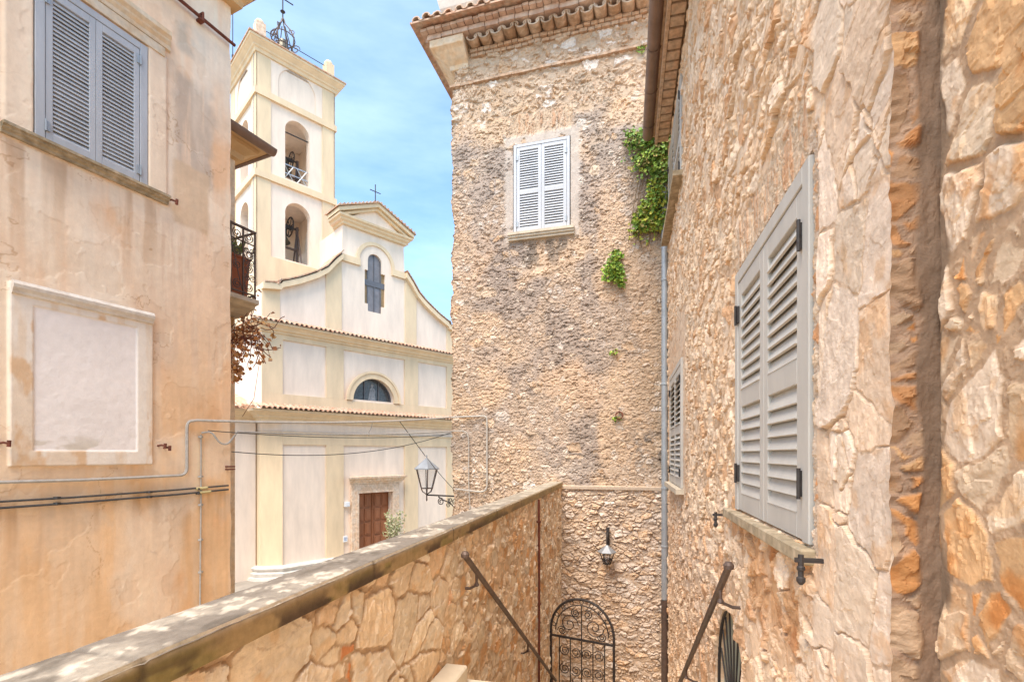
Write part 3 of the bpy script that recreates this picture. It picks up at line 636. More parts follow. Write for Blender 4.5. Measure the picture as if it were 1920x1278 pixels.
# iron ring, ledge things
rb = MB(); rb.tube(spiral((1.03,-.06,.70), .062, .062, 0, 1, (1,0,0), (0,.25,1), 20)[:-1], .011, 8, closed=True); rb.tube([(1.03,.02,.77),(1.03,-.075,.765)], .014, 8)
setp(rb.build('iron_ring', M['rust'], fr=FB, base=(1.03,0,.70)), 'rusty iron mooring ring hanging low on the eroded wall', 'ring')
# downpipe in the corner
DP = thing('downpipe', 'grey metal downpipe with brown foot in the corner between the two stone houses', 'downpipe', FB, (1.80,-.09,-4.4))
b = MB(); b.tube([(1.80,-.10,-2.50),(1.80,-.10,4.9)], .055, 14); b.build('upper_pipe', M['zinc'], DP, smooth=False)
b = MB(); b.tube([(1.80,-.10,-4.4),(1.80,-.10,-2.55)], .058, 14); b.lathe([(.064,0),(.064,.09)], (1.80,-.10,-2.60), 14); b.build('lower_pipe', M['iron_brown'], DP)
b = MB()
for z in (-1.6,-.6,1.2,3.0): b.lathe([(.060,0),(.063,.005),(.063,.03),(.060,.035)], (1.80,-.10,z), 14); b.box(1.79,1.81,-.05,.02,z,z+.035)
build_split(b, 'clip', M['zinc'], DP)

# plants on the wall
GR = [(.30,.24,.07),(.16,.26,.04),(.22,.34,.05),(.10,.18,.03),(.32,.40,.06),(.18,.28,.05)]; YG = [(.36,.36,.04),(.28,.33,.04),(.18,.28,.04),(.42,.38,.05)]
def blob(rnd, x, z, sx, sz, n, y=-.12, sy=.1):
    out = []
    for i in range(n):
        a = rnd.uniform(0, 2*PI); r = rnd.random()**.55
        out.append((x+sx*r*math.cos(a), y+rnd.uniform(-sy, sy*.6)*(1-.6*r), z+sz*r*math.sin(a)))
    return out
rnd = random.Random(21); pts = []
for (x, z, sx, sz, n) in ((1.66,5.38,.28,.30,420),(1.42,5.50,.30,.16,200),(1.50,5.15,.22,.18,200),(1.76,4.95,.20,.30,300),(1.28,5.62,.18,.10,60)): pts += blob(rnd, x, z, sx, sz, n)
p2 = []
for (x, z, sx, sz, n) in ((1.70,4.62,.20,.30,330),(1.62,4.32,.24,.24,330),(1.48,4.12,.20,.20,260),(1.62,4.02,.20,.14,130),(1.33,3.98,.05,.17,60),(1.78,4.25,.10,.30,150)): p2 += blob(rnd, x, z, sx, sz, n)
IV = thing('hanging_ivy', 'large green and yellowish creeper hanging down the corner under the gutter end', 'climbing plant', FB, (1.6,-.05,3.8))
mb, cv = leaves(pts, .075, GR, 5); mb.build('foliage', M['leaf'], IV, cols=cv)
mb, cv = leaves(p2, .07, YG+GR, 6); mb.build('foliage', M['leaf'], IV, cols=cv)
b = MB()
for i in range(16):
    x0 = rnd.uniform(1.45,1.8); z0 = rnd.uniform(5.0,5.5); a = rnd.uniform(-1.2,.9)
    b.tube([(x0,-.08,z0),(x0-.2,-.16,z0+.16*a),(x0-.36-rnd.random()*.15,-.2,z0+.34*a+.05)], .005, 4)
    q = [(x0-.36*t-rnd.uniform(0,.05),-.17-rnd.random()*.05,z0+.34*a*t+rnd.uniform(-.03,.03)) for t in (.35,.5,.62,.75,.88,1,1.08)]
    m2, c2 = leaves(q, .06, GR, 40+i); m2.build('leaves', M['leaf'], IV, cols=c2)
for i in range(14):
    x0 = 1.22+.042*i; q = [(x0+.22,-.05,5.2),(x0+.1+.05*math.sin(i*3),-.10,4.6),(x0+.06*math.sin(i),-.12,4.0),(x0-.03+.06*math.sin(i*2),-.13,3.72-.12*math.sin(i*5))]; b.tube(q, .006, 4)
    m2, c2 = leaves([(q[3][0]+rnd.uniform(-.03,.03), -.13, q[3][2]+rnd.uniform(0,.3)) for _ in range(5)], .05, YG, 70+i); m2.build('leaves', M['leaf'], IV, cols=c2)
b.build('stem', mat('brown_stem', (.16,.10,.05), .9, bump=0), IV)
pts = []
for (x, z, sx, sz, n) in ((.97,3.52,.12,.12,110),(.92,3.34,.16,.16,170),(1.02,3.2,.12,.18,140),(.84,3.22,.10,.12,80),(1.06,3.08,.06,.12,50)): pts += blob(rnd, x, z, sx, sz, n, -.09, .08)
mb, cv = leaves(pts, .06, [(.20,.32,.04),(.28,.38,.05),(.14,.24,.04),(.34,.40,.06)], 9)
setp(mb.build('wall_plant', M['leaf'], fr=FB, base=(.95,0,3.0), cols=cv), 'small bright green bushy plant alone on the eroded wall, lower than the hanging creeper', 'plant')
for (x, z, s, lab) in ((.985,.66,.05,'tiny green weed growing beside the rusty iron ring'), (.93,1.85,.045,'tiny lone green weed in the bare wall midway above the iron ring'), (1.42,7.16,.07,'green weed on the brick string course beside the gutter')):
    mb, cv = leaves(blob(rnd, x, z, s*1.3, s, 22, -.05, .03), .05, GR, 17)
    setp(mb.build('wall_weed', M['leaf'], fr=FB, base=(x,0,z), cols=cv), lab, 'weed', 'weeds in the eroded wall')

# small wall lantern low on the cleaned masonry
WL = thing('wall_lantern', 'small black iron lantern with pale hood low on the rubble wall above the gate', 'lantern', FB, (.83,-.2,-1.97))
b = MB(); b.box(.80,.86,-.075,-.045,-1.62,-1.30); b.tube([(.83,-.06,-1.56),(.83,-.12,-1.42),(.83,-.20,-1.38),(.83,-.26,-1.44),(.83,-.26,-1.58)], .013, 8)
b.tube(spiral((.83,-.13,-1.50), .055, .015, 0, 1.5, (0,1,0), (0,0,1), 20), .008, 6); b.build('bracket', M['iron'], WL)
b = MB(); b.lathe([(.02,.12),(.05,.09),(.165,.0),(.16,-.012)], (.83,-.26,-1.70), 6); b.build('hood', M['lampcap'], WL)
b = MB()
for k in range(6):
    a = 2*PI*k/6; b.tube([(.83+.125*math.cos(a), -.26+.125*math.sin(a), -1.71), (.83+.06*math.cos(a), -.26+.06*math.sin(a), -1.90)], .008, 6)
b.lathe([(.065,0),(.07,.012),(.03,.02)], (.83,-.26,-1.915), 6); b.lathe([(.004,-.05),(.014,-.03),(.012,-.015),(.03,0)], (.83,-.26,-1.91), 8)
for k in range(6):
    a = 2*PI*(k+.5)/6; b.tube(spiral((.83+.075*math.cos(a), -.26+.075*math.sin(a), -1.85), .04, .012, 0, 1.4, (-math.sin(a), math.cos(a), 0), (0,0,1), 14), .005, 5)
b.build('frame', M['iron'], WL)
b = MB(); b.lathe([(.105,-.01),(.052,-.185)], (.83,-.26,-1.715), 6); b.build('glass', M['glass'], WL)

# street lantern on scroll bracket at the left corner
SL = thing('street_lantern', 'large iron street lantern with grey hood on a scrolled arm at the house corner', 'street lamp', FB, (-2.2,.3,-1.2))
lx, ly = -2.88, .30
arm = MB(); arm.tube([(lx,ly,-.83),(-2.14,ly,-.845)], .016, 8)
arm.tube([(-2.18,ly,-.86),(-2.2,ly,-1.02),(-2.16,ly,-1.16)], .013, 8)
arm.tube([(-2.62,ly,-.86),(-2.50,ly,-.93),(-2.36,ly,-.98),(-2.26,ly,-1.08),(-2.17,ly,-1.15)], .013, 8)
arm.tube(spiral((-2.56,ly,-.96), .075, .02, 1.2, 1.5, (1,0,0), (0,0,1), 24), .010, 6)
arm.tube(spiral((-2.36,ly,-.92), .05, .015, 2.5, 1.4, (1,0,0), (0,0,1), 20), .009, 6); arm.tube(spiral((-2.26,ly,-.95), .06, .015, 4.0, 1.4, (-1,0,0), (0,0,1), 20), .009, 6)
arm.tube(spiral((-2.40,ly,-1.03), .05, .012, .3, 1.4, (1,0,0), (0,0,1), 20), .008, 6)
arm.build('arm', M['iron'], SL)
b = MB(); b.lathe([(.012,.22),(.03,.20),(.28,.0),(.285,-.02),(.25,-.02)], (lx,ly,-.28), 6); b.lathe([(.005,.06),(.015,.03),(.012,0)], (lx,ly,-.06), 8); b.build('hood', M['lampcap'], SL)
b = MB()
for k in range(6):
    a = 2*PI*k/6; b.tube([(lx+.235*math.cos(a), ly+.235*math.sin(a), -.30), (lx+.125*math.cos(a), ly+.125*math.sin(a), -.70)], .011, 6)
    a2 = a; b.tube([(lx+.125*math.cos(a2), ly+.125*math.sin(a2), -.70),(lx+.10*math.cos(a2), ly+.10*math.sin(a2), -.76),(lx+.03*math.cos(a2), ly+.03*math.sin(a2), -.80),(lx,ly,-.84)], .009, 6)
b.lathe([(.13,0),(.13,.015),(.115,.015),(.115,0)], (lx,ly,-.70), 6); b.tube([(lx,ly,-.70),(lx,ly,-.9)], .014, 8); b.lathe([(.003,-.06),(.018,-.03),(.014,0)], (lx,ly,-.90), 8)
b.build('frame', M['iron_brown'], SL)
b = MB(); b.lathe([(.222,0),(.118,-.385)], (lx,ly,-.305), 6); b.build('glass', M['glass'], SL)

# ================================================================== WROUGHT IRON GATE
gx, gy = .612, 7.61
FG = Frame(gx, gy, R_(90+27))
GT = thing('garden_gate', 'open black wrought iron gate with arched top and scrolls at the foot of the stairs', 'gate', FG, (.5, 0, -4.42))
def gz(x): return -2.72 + .50*math.sqrt(max(0, 1-((x-.5)/.5)**2))
b = MB(); outer = [(1.0*0,0,-4.38)] + [(.5-.5*math.cos(a), 0, -2.72+.52*math.sin(a)) for a in [PI*i/24 for i in range(25)]] + [(1.0,0,-4.38)]
b.tube(outer, .020, 8); b.box(.0,1.0,-.012,.012,-2.83,-2.80); b.box(.0,1.0,-.012,.012,-4.33,-4.30)
b.tube([(.5-.42*math.cos(a), 0, -2.72+.43*math.sin(a)) for a in [PI*i/20 for i in range(21)]], .009, 6); b.build('frame', M['iron'], GT)
b = MB()
for x in (.14,.32,.5,.68,.86): b.tube([(x,0,-2.81),(x,0,-4.32)], .009, 6)
b.tube([(.5,0,-2.81),(.5,0,-2.3)], .009, 6)
build_split(b, 'bar', M['iron'], GT)
b = MB()
for (x, z, r, a0, sg) in ((.30,-2.60,.15,0,1),(.70,-2.60,.15,PI,-1),(.18,-2.72,.07,0,-1),(.82,-2.72,.07,PI,1),(.40,-2.42,.07,2,1),(.60,-2.42,.07,1,-1)):
    b.tube(spiral((x,0,z), r, .02, a0, 1.6, (sg,0,0), (0,0,1), 28), .008, 5)
for x in (.23,.41,.59,.77):
    for z in (-3.02,-3.30,-3.62,-3.9): b.tube(spiral((x,0,z), .085, .018, x*9, 1.8, (1 if x < .5 else -1,0,0), (0,0,1), 26), .007, 5)
for x in (.5,):
    b.tube([(x-.15,0,-3.45),(x-.05,0,-3.7),(x-.12,0,-4.0),(x-.16,0,-4.25)], .008, 6); b.tube([(x+.15,0,-3.45),(x+.05,0,-3.7),(x+.12,0,-4.0),(x+.16,0,-4.25)], .008, 6)
for k in range(9): 
    a = PI*(k+.5)/9; b.tube(spiral((.5-.46*math.cos(a),0,-2.72+.475*math.sin(a)), .03, .03, 0, 1, (1,0,0), (0,0,1), 10), .006, 5)
build_split(b, 'scroll', M['iron'], GT)

# ================================================================== PLASTERED HOUSE ON THE LEFT
LH = thing('plaster_house', 'tall house with peeling peach plaster, blue grey shutters and a blank white niche', 'house', FL, (-1.5, 2, GROUND))
def l_fn(x, z):
    n1 = fbm(x*.9, z*.7, 201, 5); n2 = fbm(x*3.2, z*2.6, 203, 5); st = fbm(x*11, z*.9, 205, 5); st2 = fbm(x*30, z*2.2, 207, 4); n3 = fbm(x*14, z*14, 209, 4)
    up = ss(-.6, 2.2, z + .8*(n1-.5))
    c = mix(np.ones(x.shape+(3,))*C3(.74,.49,.275), np.ones(x.shape+(3,))*C3(.75,.56,.395), up)
    c = mix(c, np.ones_like(c)*C3(.78,.65,.50), ss(.44, .64, n1*.5+st*.5)*(.35+.55*up))
    c = mix(c, np.ones_like(c)*C3(.74,.43,.22), ss(.56, .74, fbm(x*1.6, z*1.1, 211, 5))*.6)
    # broad lime-washed and grey-brown worn patches, streaked downwards
    e = .10*(n2-.5)*2
    k = inr(x+e, z+e, -.60, -.16, 3.35, 4.55, .06)*ss(.30, .52, st*.7+st2*.3+.06); c = mix(c, np.ones_like(c)*C3(.50,.40,.31), k*.95)
    k = inr(x+e*.5, z+e*.5, -.62, -.20, 2.75, 3.50, .03); c = mix(c, np.ones_like(c)*C3(.60,.44,.29), k*.85)
    k = inr(x+e, z+e, -.58, -.22, 4.85, 5.20, .05)*ss(.35, .5, n2); c = mix(c, np.ones_like(c)*C3(.50,.42,.33), k*.9)
    k = inr(x+e*1.6, z+e*2, -1.05, -.12, 1.0, 2.75, .22)*ss(.42, .62, st*.6+st2*.4); c = mix(c, np.ones_like(c)*C3(.62,.45,.32), k*.65)
    k = inr(x+e*1.6, z+e*2, -1.6, -.5, 1.55, 2.1, .2)*ss(.40, .6, n2); c = mix(c, np.ones_like(c)*C3(.62,.47,.34), k*.5)
    k = ss(.52, .68, fbm(x*2.2, z*.5+7, 213, 5))*up; c = mix(c, np.ones_like(c)*C3(.78,.68,.55), k*.65)
    k = ss(-.47,-.53,z)*ss(-1.25, -.6, z)*ss(.48, .64, fbm(x*4, z*3, 215, 4)); c = mix(c, np.ones_like(c)*C3(.62,.47,.33), k*.6)
    crk = np.abs(fbm(x*1.6+1.2*n2, z*1.3+4, 233, 5)-.5); c = mix(c, c*C3(.72,.62,.52), ss(.006, .0015, crk)*ss(.45,.6,n1)*.8)
    k = ss(-2.15,-2.1,x)*ss(-.66,-.74,x)*ss(2.90, 2.86, z)*ss(1.7, 2.9, z)*ss(.45, .65, fbm(x*9, z*.5, 235, 4)); c = mix(c, c*C3(.72,.64,.57), k*.9)
    k = ss(-.42,-.46,z)*ss(-1.5,-.48,z)*ss(.48,.7,fbm(x*8, z*.6, 237, 4)); c = mix(c, c*C3(.74,.66,.58), k*.85)
    k = ss(.50, .66, fbm(x*1.3+9, z*.9, 239, 6)); c = mix(c, np.ones_like(c)*C3(.80,.68,.54), k*.5)
    fl = ss(.57, .585, fbm(x*2.4+3, z*2.0, 217, 6)); H = .0035*(n3-.5) + .008*(fbm(x*1.6, z*1.6, 219, 3)-.5) - .0025*fl + .002*(fbm(x*6+.8*n1, z*5, 220, 3)-.5)
    c = mix(c, c*C3(.95,.92,.89), fl*.8); c = c*(.88 + .24*n2)[..., None]*(.94+.12*st2)[..., None]
    pk = ss(.80, .82, fbm(x*13, z*13, 221, 2)); H = H - .003*pk*0
    # blank niche: raised surround and flat painted panel
    o = inr(x, z, -2.06, -.86, -.11, 1.585, .004); i = inr(x, z, -1.89, -1.02, .04, 1.40, .004)
    H = H*(1-o) + o*(.030 + .004*(n3-.5)); H = H - .012*i
    wc = mix(np.ones_like(c)*C3(.74,.67,.58), np.ones_like(c)*C3(.70,.58,.45), ss(.45, .65, st)); wc = mix(wc, np.ones_like(c)*C3(.62,.42,.25), ss(.56, .66, fbm(x*6, z*2.5, 223, 5))*(1-i)*.9)
    c = mix(c, wc, o); ip = np.ones_like(c)*C3(.78,.73,.69)*(.94+.12*n2)[..., None]; ip = mix(ip, np.ones_like(c)*C3(.50,.44,.34), ss(.55, .7, fbm(x*4, z*9, 225, 4))*ss(.28, .05, z)*.7); c = mix(c, ip, i)
    k = inr(x, z, -1.885, -.905, 2.995, 4.585, .004); H = H*(1-k) - .06*k
    k = (inr(x, z, -2.10, -1.885, 2.99, 4.62, .02)+inr(x, z, -.905, -.70, 2.99, 4.62, .02)); H = H + .022*np.clip(k,0,1); c = mix(c, np.ones_like(c)*C3(.77,.62,.46)*(.85+.3*st)[..., None], np.clip(k,0,1)*.7)
    return H, c
def l_dx(x, z): return ss(.02, .09, x)*(.018*(fbm(z*3, z*0, 231, 4)-.5)*2)
def lfun(x, z): return l_fn(x, z)
lfun.dx = l_dx
grid_mesh('wall', M['plaster'], LH, lin(-2.7, .09, .009), lin(-2.4, 6.0, .009), lfun, hue=(1.12,1.07,1.03))
grid_mesh('wall', M['plaster'], LH, lin(-5.0, -2.7, .05), lin(-4.9, 6.0, .05), lfun, hue=(1.12,1.07,1.03))
grid_mesh('wall', M['plaster'], LH, lin(-2.7, .09, .04), lin(-4.9, -2.4, .05), lfun, hue=(1.12,1.07,1.03))
cb = MB(); cb.box(-5.0, .07, .12, 5.0, GROUND, 6.0); cb.build('wall_core', M['moulding'], LH)
eb = MB(); eb.sweep([(-.1,5.88),(.12,5.88),(.14,5.95),(.22,6.0),(.22,6.06),(-.1,6.06)], [lambda o: (-5, -o), lambda o: (.09+o*.7, -o), lambda o: (.09+o*.7, 5)]); eb.build('eave', M['soffit'], LH)
rb = MB(); rb.box(-5, .3, -.26, 5, 6.065, 6.2); rb.build('roof', M['tile'], LH)
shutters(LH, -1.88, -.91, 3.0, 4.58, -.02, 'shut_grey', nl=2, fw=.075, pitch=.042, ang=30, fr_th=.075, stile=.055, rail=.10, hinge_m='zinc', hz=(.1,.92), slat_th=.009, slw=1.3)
sb = MB(); sb.sweep([(.0,2.905),(-.035,2.905),(-.04,2.93),(-.065,2.945),(-.07,2.965),(-.09,2.97),(-.09,2.996),(.0,2.996)], [lambda o: (-2.12, o), lambda o: (-.70, o)]); sb.build('sill', M['sill'], LH)
sb = MB(); sb.sweep([(.0,4.70),(-.035,4.71),(-.04,4.75),(-.07,4.78),(-.075,4.80),(-.11,4.83),(-.115,4.875),(.0,4.89)], [lambda o: (-2.2, o), lambda o: (-.66+o*.4, o)]); sb.build('window_cornice', M['moulding'], LH)
sb = MB(); sb.box(-2.06, -.73, -.032, .0, 4.60, 4.70); sb.build('window_head', M['moulding'], LH, bevel=.004)
sb = MB(); sb.sweep([(-.028,1.47),(-.05,1.48),(-.055,1.50),(-.075,1.53),(-.08,1.56),(-.06,1.595),(-.028,1.60)], [lambda o: (-2.05, o), lambda o: (-.865, o)]); sb.build('niche_cornice', M['moulding_white'], LH)
sb = MB(); sb.tube([(-3,-.06,5.40),(-1.5,-.065,5.385),(-.4,-.06,5.372),(.11,-.06,5.368)], .020, 8)
sb.build('iron_rod', M['rust'], LH); 
sb = MB(); sb.tube([(-.33,.0,5.42),(-.33,-.09,5.42),(-.33,-.09,5.32)], .016, 6); sb.box(-.36,-.30,-.085,.0,5.33,5.355); sb.build('rod_bracket', M['rust'], LH)
def rhook(x, z, s=1):
    h = MB(); h.tube([(x,.02,z),(x+.03*s,-.05,z+.01),(x+.07*s,-.07,z)], .011, 6); h.tube([(x+.07*s,-.07,z-.03),(x+.075*s,-.07,z+.03)], .016, 8); h.build('shutter_stay', M['rust'], LH)
rhook(-2.14, 3.03, -.5); rhook(-.70, 2.965, 1); rhook(-2.13, .10, .7); rhook(-.80, .10, .6); rhook(-.735, .075, .4)

# cables on and between the houses
def wl_(fr, p): return fr.w(p)
def bend(pts, r=.06, n=5):
    pts = [Vector(p) for p in pts]; out = [pts[0]]
    for i in range(1, len(pts)-1):
        a = (pts[i-1]-pts[i]); b = (pts[i+1]-pts[i]); ra = min(r, a.length*.45); rb_ = min(r, b.length*.45)
        p0 = pts[i]+a.normalized()*ra; p1 = pts[i]+b.normalized()*rb_
        for k in range(n+1):
            t = k/n; out.append(p0*(1-t)**2 + pts[i]*2*t*(1-t) + p1*t*t)
    return out + [pts[-1]]
def span(a, b, sag, n=24):
    a = Vector(a); b = Vector(b); return [a.lerp(b, i/n) - Vector((0,0,sag*4*(i/n)*(1-i/n))) for i in range(n+1)]
def cable(pts, r, m, label, clips=None, n=6, group=None):
    c = sum(pts, Vector())/len(pts); b = MB(); b.tube(pts, r, n)
    for p in clips or []: b.box(p[0]-.02, p[0]+.02, p[1]-.02, p[1]+.02, p[2]-.012, p[2]+.012)
    return setp(b.build('cable', M[m], fr=FW, base=tuple(pts[len(pts)//2])), label, 'cable', group)
L1 = bend([FL.w(p) for p in ((-3,-.03,-.235),(-1.5,-.03,-.255),(-.49,-.035,-.245),(-.49,-.035,.40),(-.38,-.06,.42))], .09)
B1 = bend([FB.w(p) for p in ((-2.17,-.10,.73),(-1.45,-.06,.745),(-1.45,-.055,-.66),(-1.55,-.055,-.72),(-2.1,-.06,-.67))], .09)
S1 = span(L1[-1], B1[0], .06)
cable(L1[:-1]+S1+B1[1:], .017, 'cable', 'pale grey conduit running along the peach wall, across the gap and down the stone corner')
L2 = bend([FL.w(p) for p in ((-.31,-.03,.27),(-.22,-.08,.29),(-.12,-.10,.14),(-.02,-.10,.13),(.07,-.08,.22),(.12,-.10,.30))], .06)
B2 = bend([FB.w(p) for p in ((-2.16,-.11,.46),(-1.86,-.07,.46),(-1.82,-.06,.3),(-1.82,-.06,-.62),(-1.78,-.06,-1.2))], .1)
cable(L2[:-1]+span(L2[-1], B2[0], .05)+B2[1:], .012, 'cable', 'thinner pale cable with a slack loop at the peach corner, strung below the conduit')
cable(span(FL.w((.09,-.02,.04)), FB.w((-2.15,-.1,.44)), .20), .0065, 'cable_dark', 'thin dark sagging wire strung lowest in front of the church panels')
cable(span(FL.w((-.25,-.06,.30)), FB.w((-2.16,-.12,.40)), .08), .006, 'cable_dark', 'thin dark wire hanging just under the pale conduit')
mid = S1[17]
cable([mid, Vector(FB.w((-2.9,.28,-.03))), ], .007, 'cable_dark', 'short black wire from the pale conduit down to the lantern hood', n=5)
cable(span(FB.w((-2.88,.30,-.06)), FB.w((-2.16,-.04,-.66)), .02), .007, 'cable_dark', 'black wire from the lantern hood down to the stone corner', n=5)
cable([S1[14], S1[14]+Vector((-.02,0,-.09)), S1[14]+Vector((-.06,0,-.17)), S1[14]+Vector((-.065,0,-.24))], .007, 'cable', 'short loose cable end dangling from the pale conduit', n=5)
cable([FL.w(p) for p in ((-3,-.03,-.415),(-1.6,-.032,-.425),(-.6,-.03,-.415),(.04,-.03,-.40))], .011, 'cable_dark', 'upper of the two dark cables clipped along the peach wall', [FL.w((x,-.03,-.42)) for x in (-1.72,-.9,-.35)])
cable([FL.w(p) for p in ((-3,-.03,-.475),(-1.6,-.032,-.48),(-.6,-.03,-.47),(.04,-.03,-.452))], .012, 'cable_dark', 'lower of the two dark cables clipped along the peach wall', [FL.w((x,-.03,-.475)) for x in (-1.72,-.9,-.35)])
cable([FL.w(p) for p in ((-.31,-.02,.25),(-.312,-.022,-.6),(-.318,-.02,-1.3),(-.325,-.02,-2.2))], .009, 'cable', 'thin grey cable running straight down the peach wall near its edge', [FL.w((-.315,-.02,z)) for z in (.22,-.27,-.62,-1.05,-1.45)])

for x_, z_, lab in ((-.31,-.415,'small yellowish cable sleeve on the upper dark cable, where the thin grey cable crosses'), (-.27,-.465,'small yellowish cable sleeve on the lower dark cable, where the thin grey cable crosses')):
    b = MB(); b.tube([(x_-.07,-.032,z_-.002),(x_+.07,-.032,z_+.004)], .018, 8)
    setp(b.build('cable_sleeve', mat('yellowed_plastic', (.55,.45,.22), .6, bump=0), fr=FL, base=(x_,-.032,z_)), lab, 'cable sleeve')
b = MB()
for dz in (0,.035): b.tube([(.02,.02,-.19+dz),(.03,-.05,-.19+dz),(.11,-.06,-.19+dz)], .011, 6)
b.build('wall_staple', M['rust'], LH)

# ================================================================== HOUSE WITH THE BALCONY BEHIND IT
NH = thing('balcony_house', 'orange house corner behind the peach house, with brown gutter and small iron balcony', 'house', FN, (.3, 2, GROUND))
b = MB(); b.box(-2.5, 1.234, .0, 6, GROUND, 5.02); b.build('wall', M['moulding'], NH)
b = MB(); b.box(-2.5, 1.60, -.36, 6, 5.10, 5.16)
b.sweep([(-.05,4.86),(.08,4.88),(.10,4.97),(.24,5.04),(.26,5.098),(-.05,5.098)], [lambda o: (-2.5,-o), lambda o: (1.234+o,-o), lambda o: (1.234+o, 6)]); b.build('eave', M['soffit'], NH)
b = MB(); b.box(-2.5, 1.62, -.38, 6, 5.165, 5.24); b.build('roof', M['tile'], NH)
b = MB(); prof = [(-.395-.085*math.cos(a)*1.0, 5.17-.10*math.sin(a)) for a in [PI*i/12 for i in range(13)]]
b.sweep(prof, [lambda o: (-2.5, o), lambda o: (1.66, o)]); b.tube([(1.63,-.36,5.12),(1.63,2.5,5.12)], .045, 8); b.tube([(1.60,1.9,5.10),(1.45,1.9,4.95),(1.32,1.9,4.9)], .05, 8); b.build('gutter', M['gutter'], NH)
b = MB(); b.sweep([(-.02,2.16),(-.55,2.18),(-.60,2.24),(-.70,2.27),(-.72,2.31),(-.80,2.33),(-.80,2.395),(-.02,2.395)], [lambda o: (-.6,o), lambda o: (1.06,o)]); b.build('balcony_slab', M['sill_pale'], NH)
b = MB(); b.sweep([(-.0,1.75),(-.18,1.80),(-.30,1.95),(-.34,2.16),(.0,2.16)], [lambda o: (.80,o), lambda o: (.98,o)]); b.build('balcony_corbel', M['soffit'], NH)
b = MB(); yb_ = -.76
b.box(-.6, 1.03, yb_-.018, yb_+.018, 3.42, 3.45); b.box(-.6, 1.03, yb_-.01, yb_+.01, 3.22, 3.235); b.box(-.6, 1.03, yb_-.012, yb_+.012, 2.45, 2.47)
b.box(1.01, 1.03, yb_, -.02, 3.42, 3.45); b.box(1.01, 1.03, yb_, -.02, 2.45, 2.47)
for x in (-.5,-.2,.1,.40,.62,.82,1.02): b.box(x-.010, x+.010, yb_-.010, yb_+.010, 2.40, 3.43)
for y in (-.5,-.25): b.box(1.012,1.028,y-.008,y+.008,2.40,3.43)
b.tube([(.62,yb_,3.2),(.80,yb_,2.5)], .008, 5); b.tube([(.82,yb_,2.5),(1.0,yb_,3.2)], .008, 5)
rail = b.build('balcony_railing', M['iron_brown'], NH)
b = MB()
for x in (.51,.72,.92):
    for z, r in ((3.32,.075),(3.05,.08),(2.85,.07),(2.56,.07)): b.tube(spiral((x,yb_,z), r, .018, x*7+z, 1.7, (1,0,0), (0,0,1), 22), .008, 5)
for x in (.88,.97):
    for z in (2.7,2.95,3.12): b.tube(spiral((x,yb_,z), .055, .012, z*5, 1.6, (-1,0,0), (0,0,1), 18), .007, 5)
build_split(b, 'scroll', M['iron_brown'], rail)
PT = thing('potted_plant', 'spiky green plant in a rust red planter on the iron balcony', 'potted plant', FN, (.7,-.54,2.40))
b = MB(); b.add([(.45,-.64,2.42),(.98,-.64,2.42),(.98,-.44,2.42),(.45,-.44,2.42),(.42,-.67,3.0),(1.01,-.67,3.0),(1.01,-.41,3.0),(.42,-.41,3.0)], [(0,3,2,1),(4,5,6,7),(0,1,5,4),(1,2,6,5),(2,3,7,6),(3,0,4,7)]); b.box(.405,1.02,-.685,-.395,3.0,3.04); b.build('pot', M['pot'], PT, bevel=.008)
mb = MB(); cv = []; rnd = random.Random(5)
for i in range(60):
    a = rnd.uniform(0,2*PI); tl = rnd.uniform(.1,1.0); x0 = rnd.uniform(.5,.92); L_ = rnd.uniform(.25,.46); d = Vector((math.cos(a)*tl, math.sin(a)*tl*.7, 1.15-.5*tl)).normalized(); sd = d.cross(Vector((0,-1,.2))).normalized()
    p = Vector((x0,-.54,3.03)); e = p+d*L_+Vector((0,0,-.12*tl)); m_ = p+d*L_*.55
    mb.add([p-sd*.012, p+sd*.012, m_+sd*.018, e, m_-sd*.018], [(0,1,2,4),(4,2,3)]); c = rnd.choice([(.20,.26,.08),(.30,.32,.10),(.14,.20,.06),(.36,.30,.10)]); cv += [(*c,1)]*5
mb.build('foliage', M['leaf'], PT, cols=cv)
VN = thing('dry_vine', 'dry brown creeper hanging in tangles below the balcony', 'climbing plant', FN, (1.0,-.5,1.2))
b = MB(); pts = []
for i in range(38):
    x0 = rnd.uniform(.78,1.22); y0 = rnd.uniform(-.75,-.3); z0 = rnd.uniform(1.75,2.2); q = [Vector((x0,y0,z0))]; d = Vector((rnd.uniform(-.6,.9), rnd.uniform(-.4,.4), rnd.uniform(-.9,.6)))
    for k in range(7):
        d = (d + Vector((rnd.uniform(-.6,.6), rnd.uniform(-.4,.4), rnd.uniform(-.8,.5)))).normalized(); q.append(q[-1]+d*.075)
    b.tube(q, .006, 4)
    for p in q[1:]:
        if rnd.random() < .75: pts.append(p+Vector((rnd.uniform(-.03,.03),rnd.uniform(-.03,.03),rnd.uniform(-.03,.03))))
for (x, z) in ((.86,1.45),(.88,1.3),(.92,1.62),(.84,1.2),(.95,1.8),(1.0,1.9)): pts += blob(rnd, x, z, .10, .13, 26, -.5, .12)
b.tube([(1.1,-.5,2.0),(1.35,-.5,2.15),(1.5,-.5,2.35)], .005, 4); b.tube([(1.1,-.5,1.9),(1.3,-.5,1.5),(1.2,-.5,.9),(1.0,-.5,.6)], .005, 4); b.tube([(1.2,-.5,2.0),(1.45,-.5,1.8),(1.5,-.5,1.6)], .005, 4)
pts += [(1.45,-.5,2.25),(1.5,-.5,2.35),(1.44,-.5,1.85),(1.5,-.5,1.65),(1.38,-.5,2.15),(1.52,-.52,1.6),(1.4,-.5,1.7)]
b.build('stem', M['rust'], VN)
mb, cv = leaves(pts, .075, [(.60,.27,.10),(.52,.22,.08),(.66,.38,.15),(.42,.19,.09),(.62,.34,.17)], 33, droop=.1); mb.build('foliage', M['leaf'], VN, cols=cv)

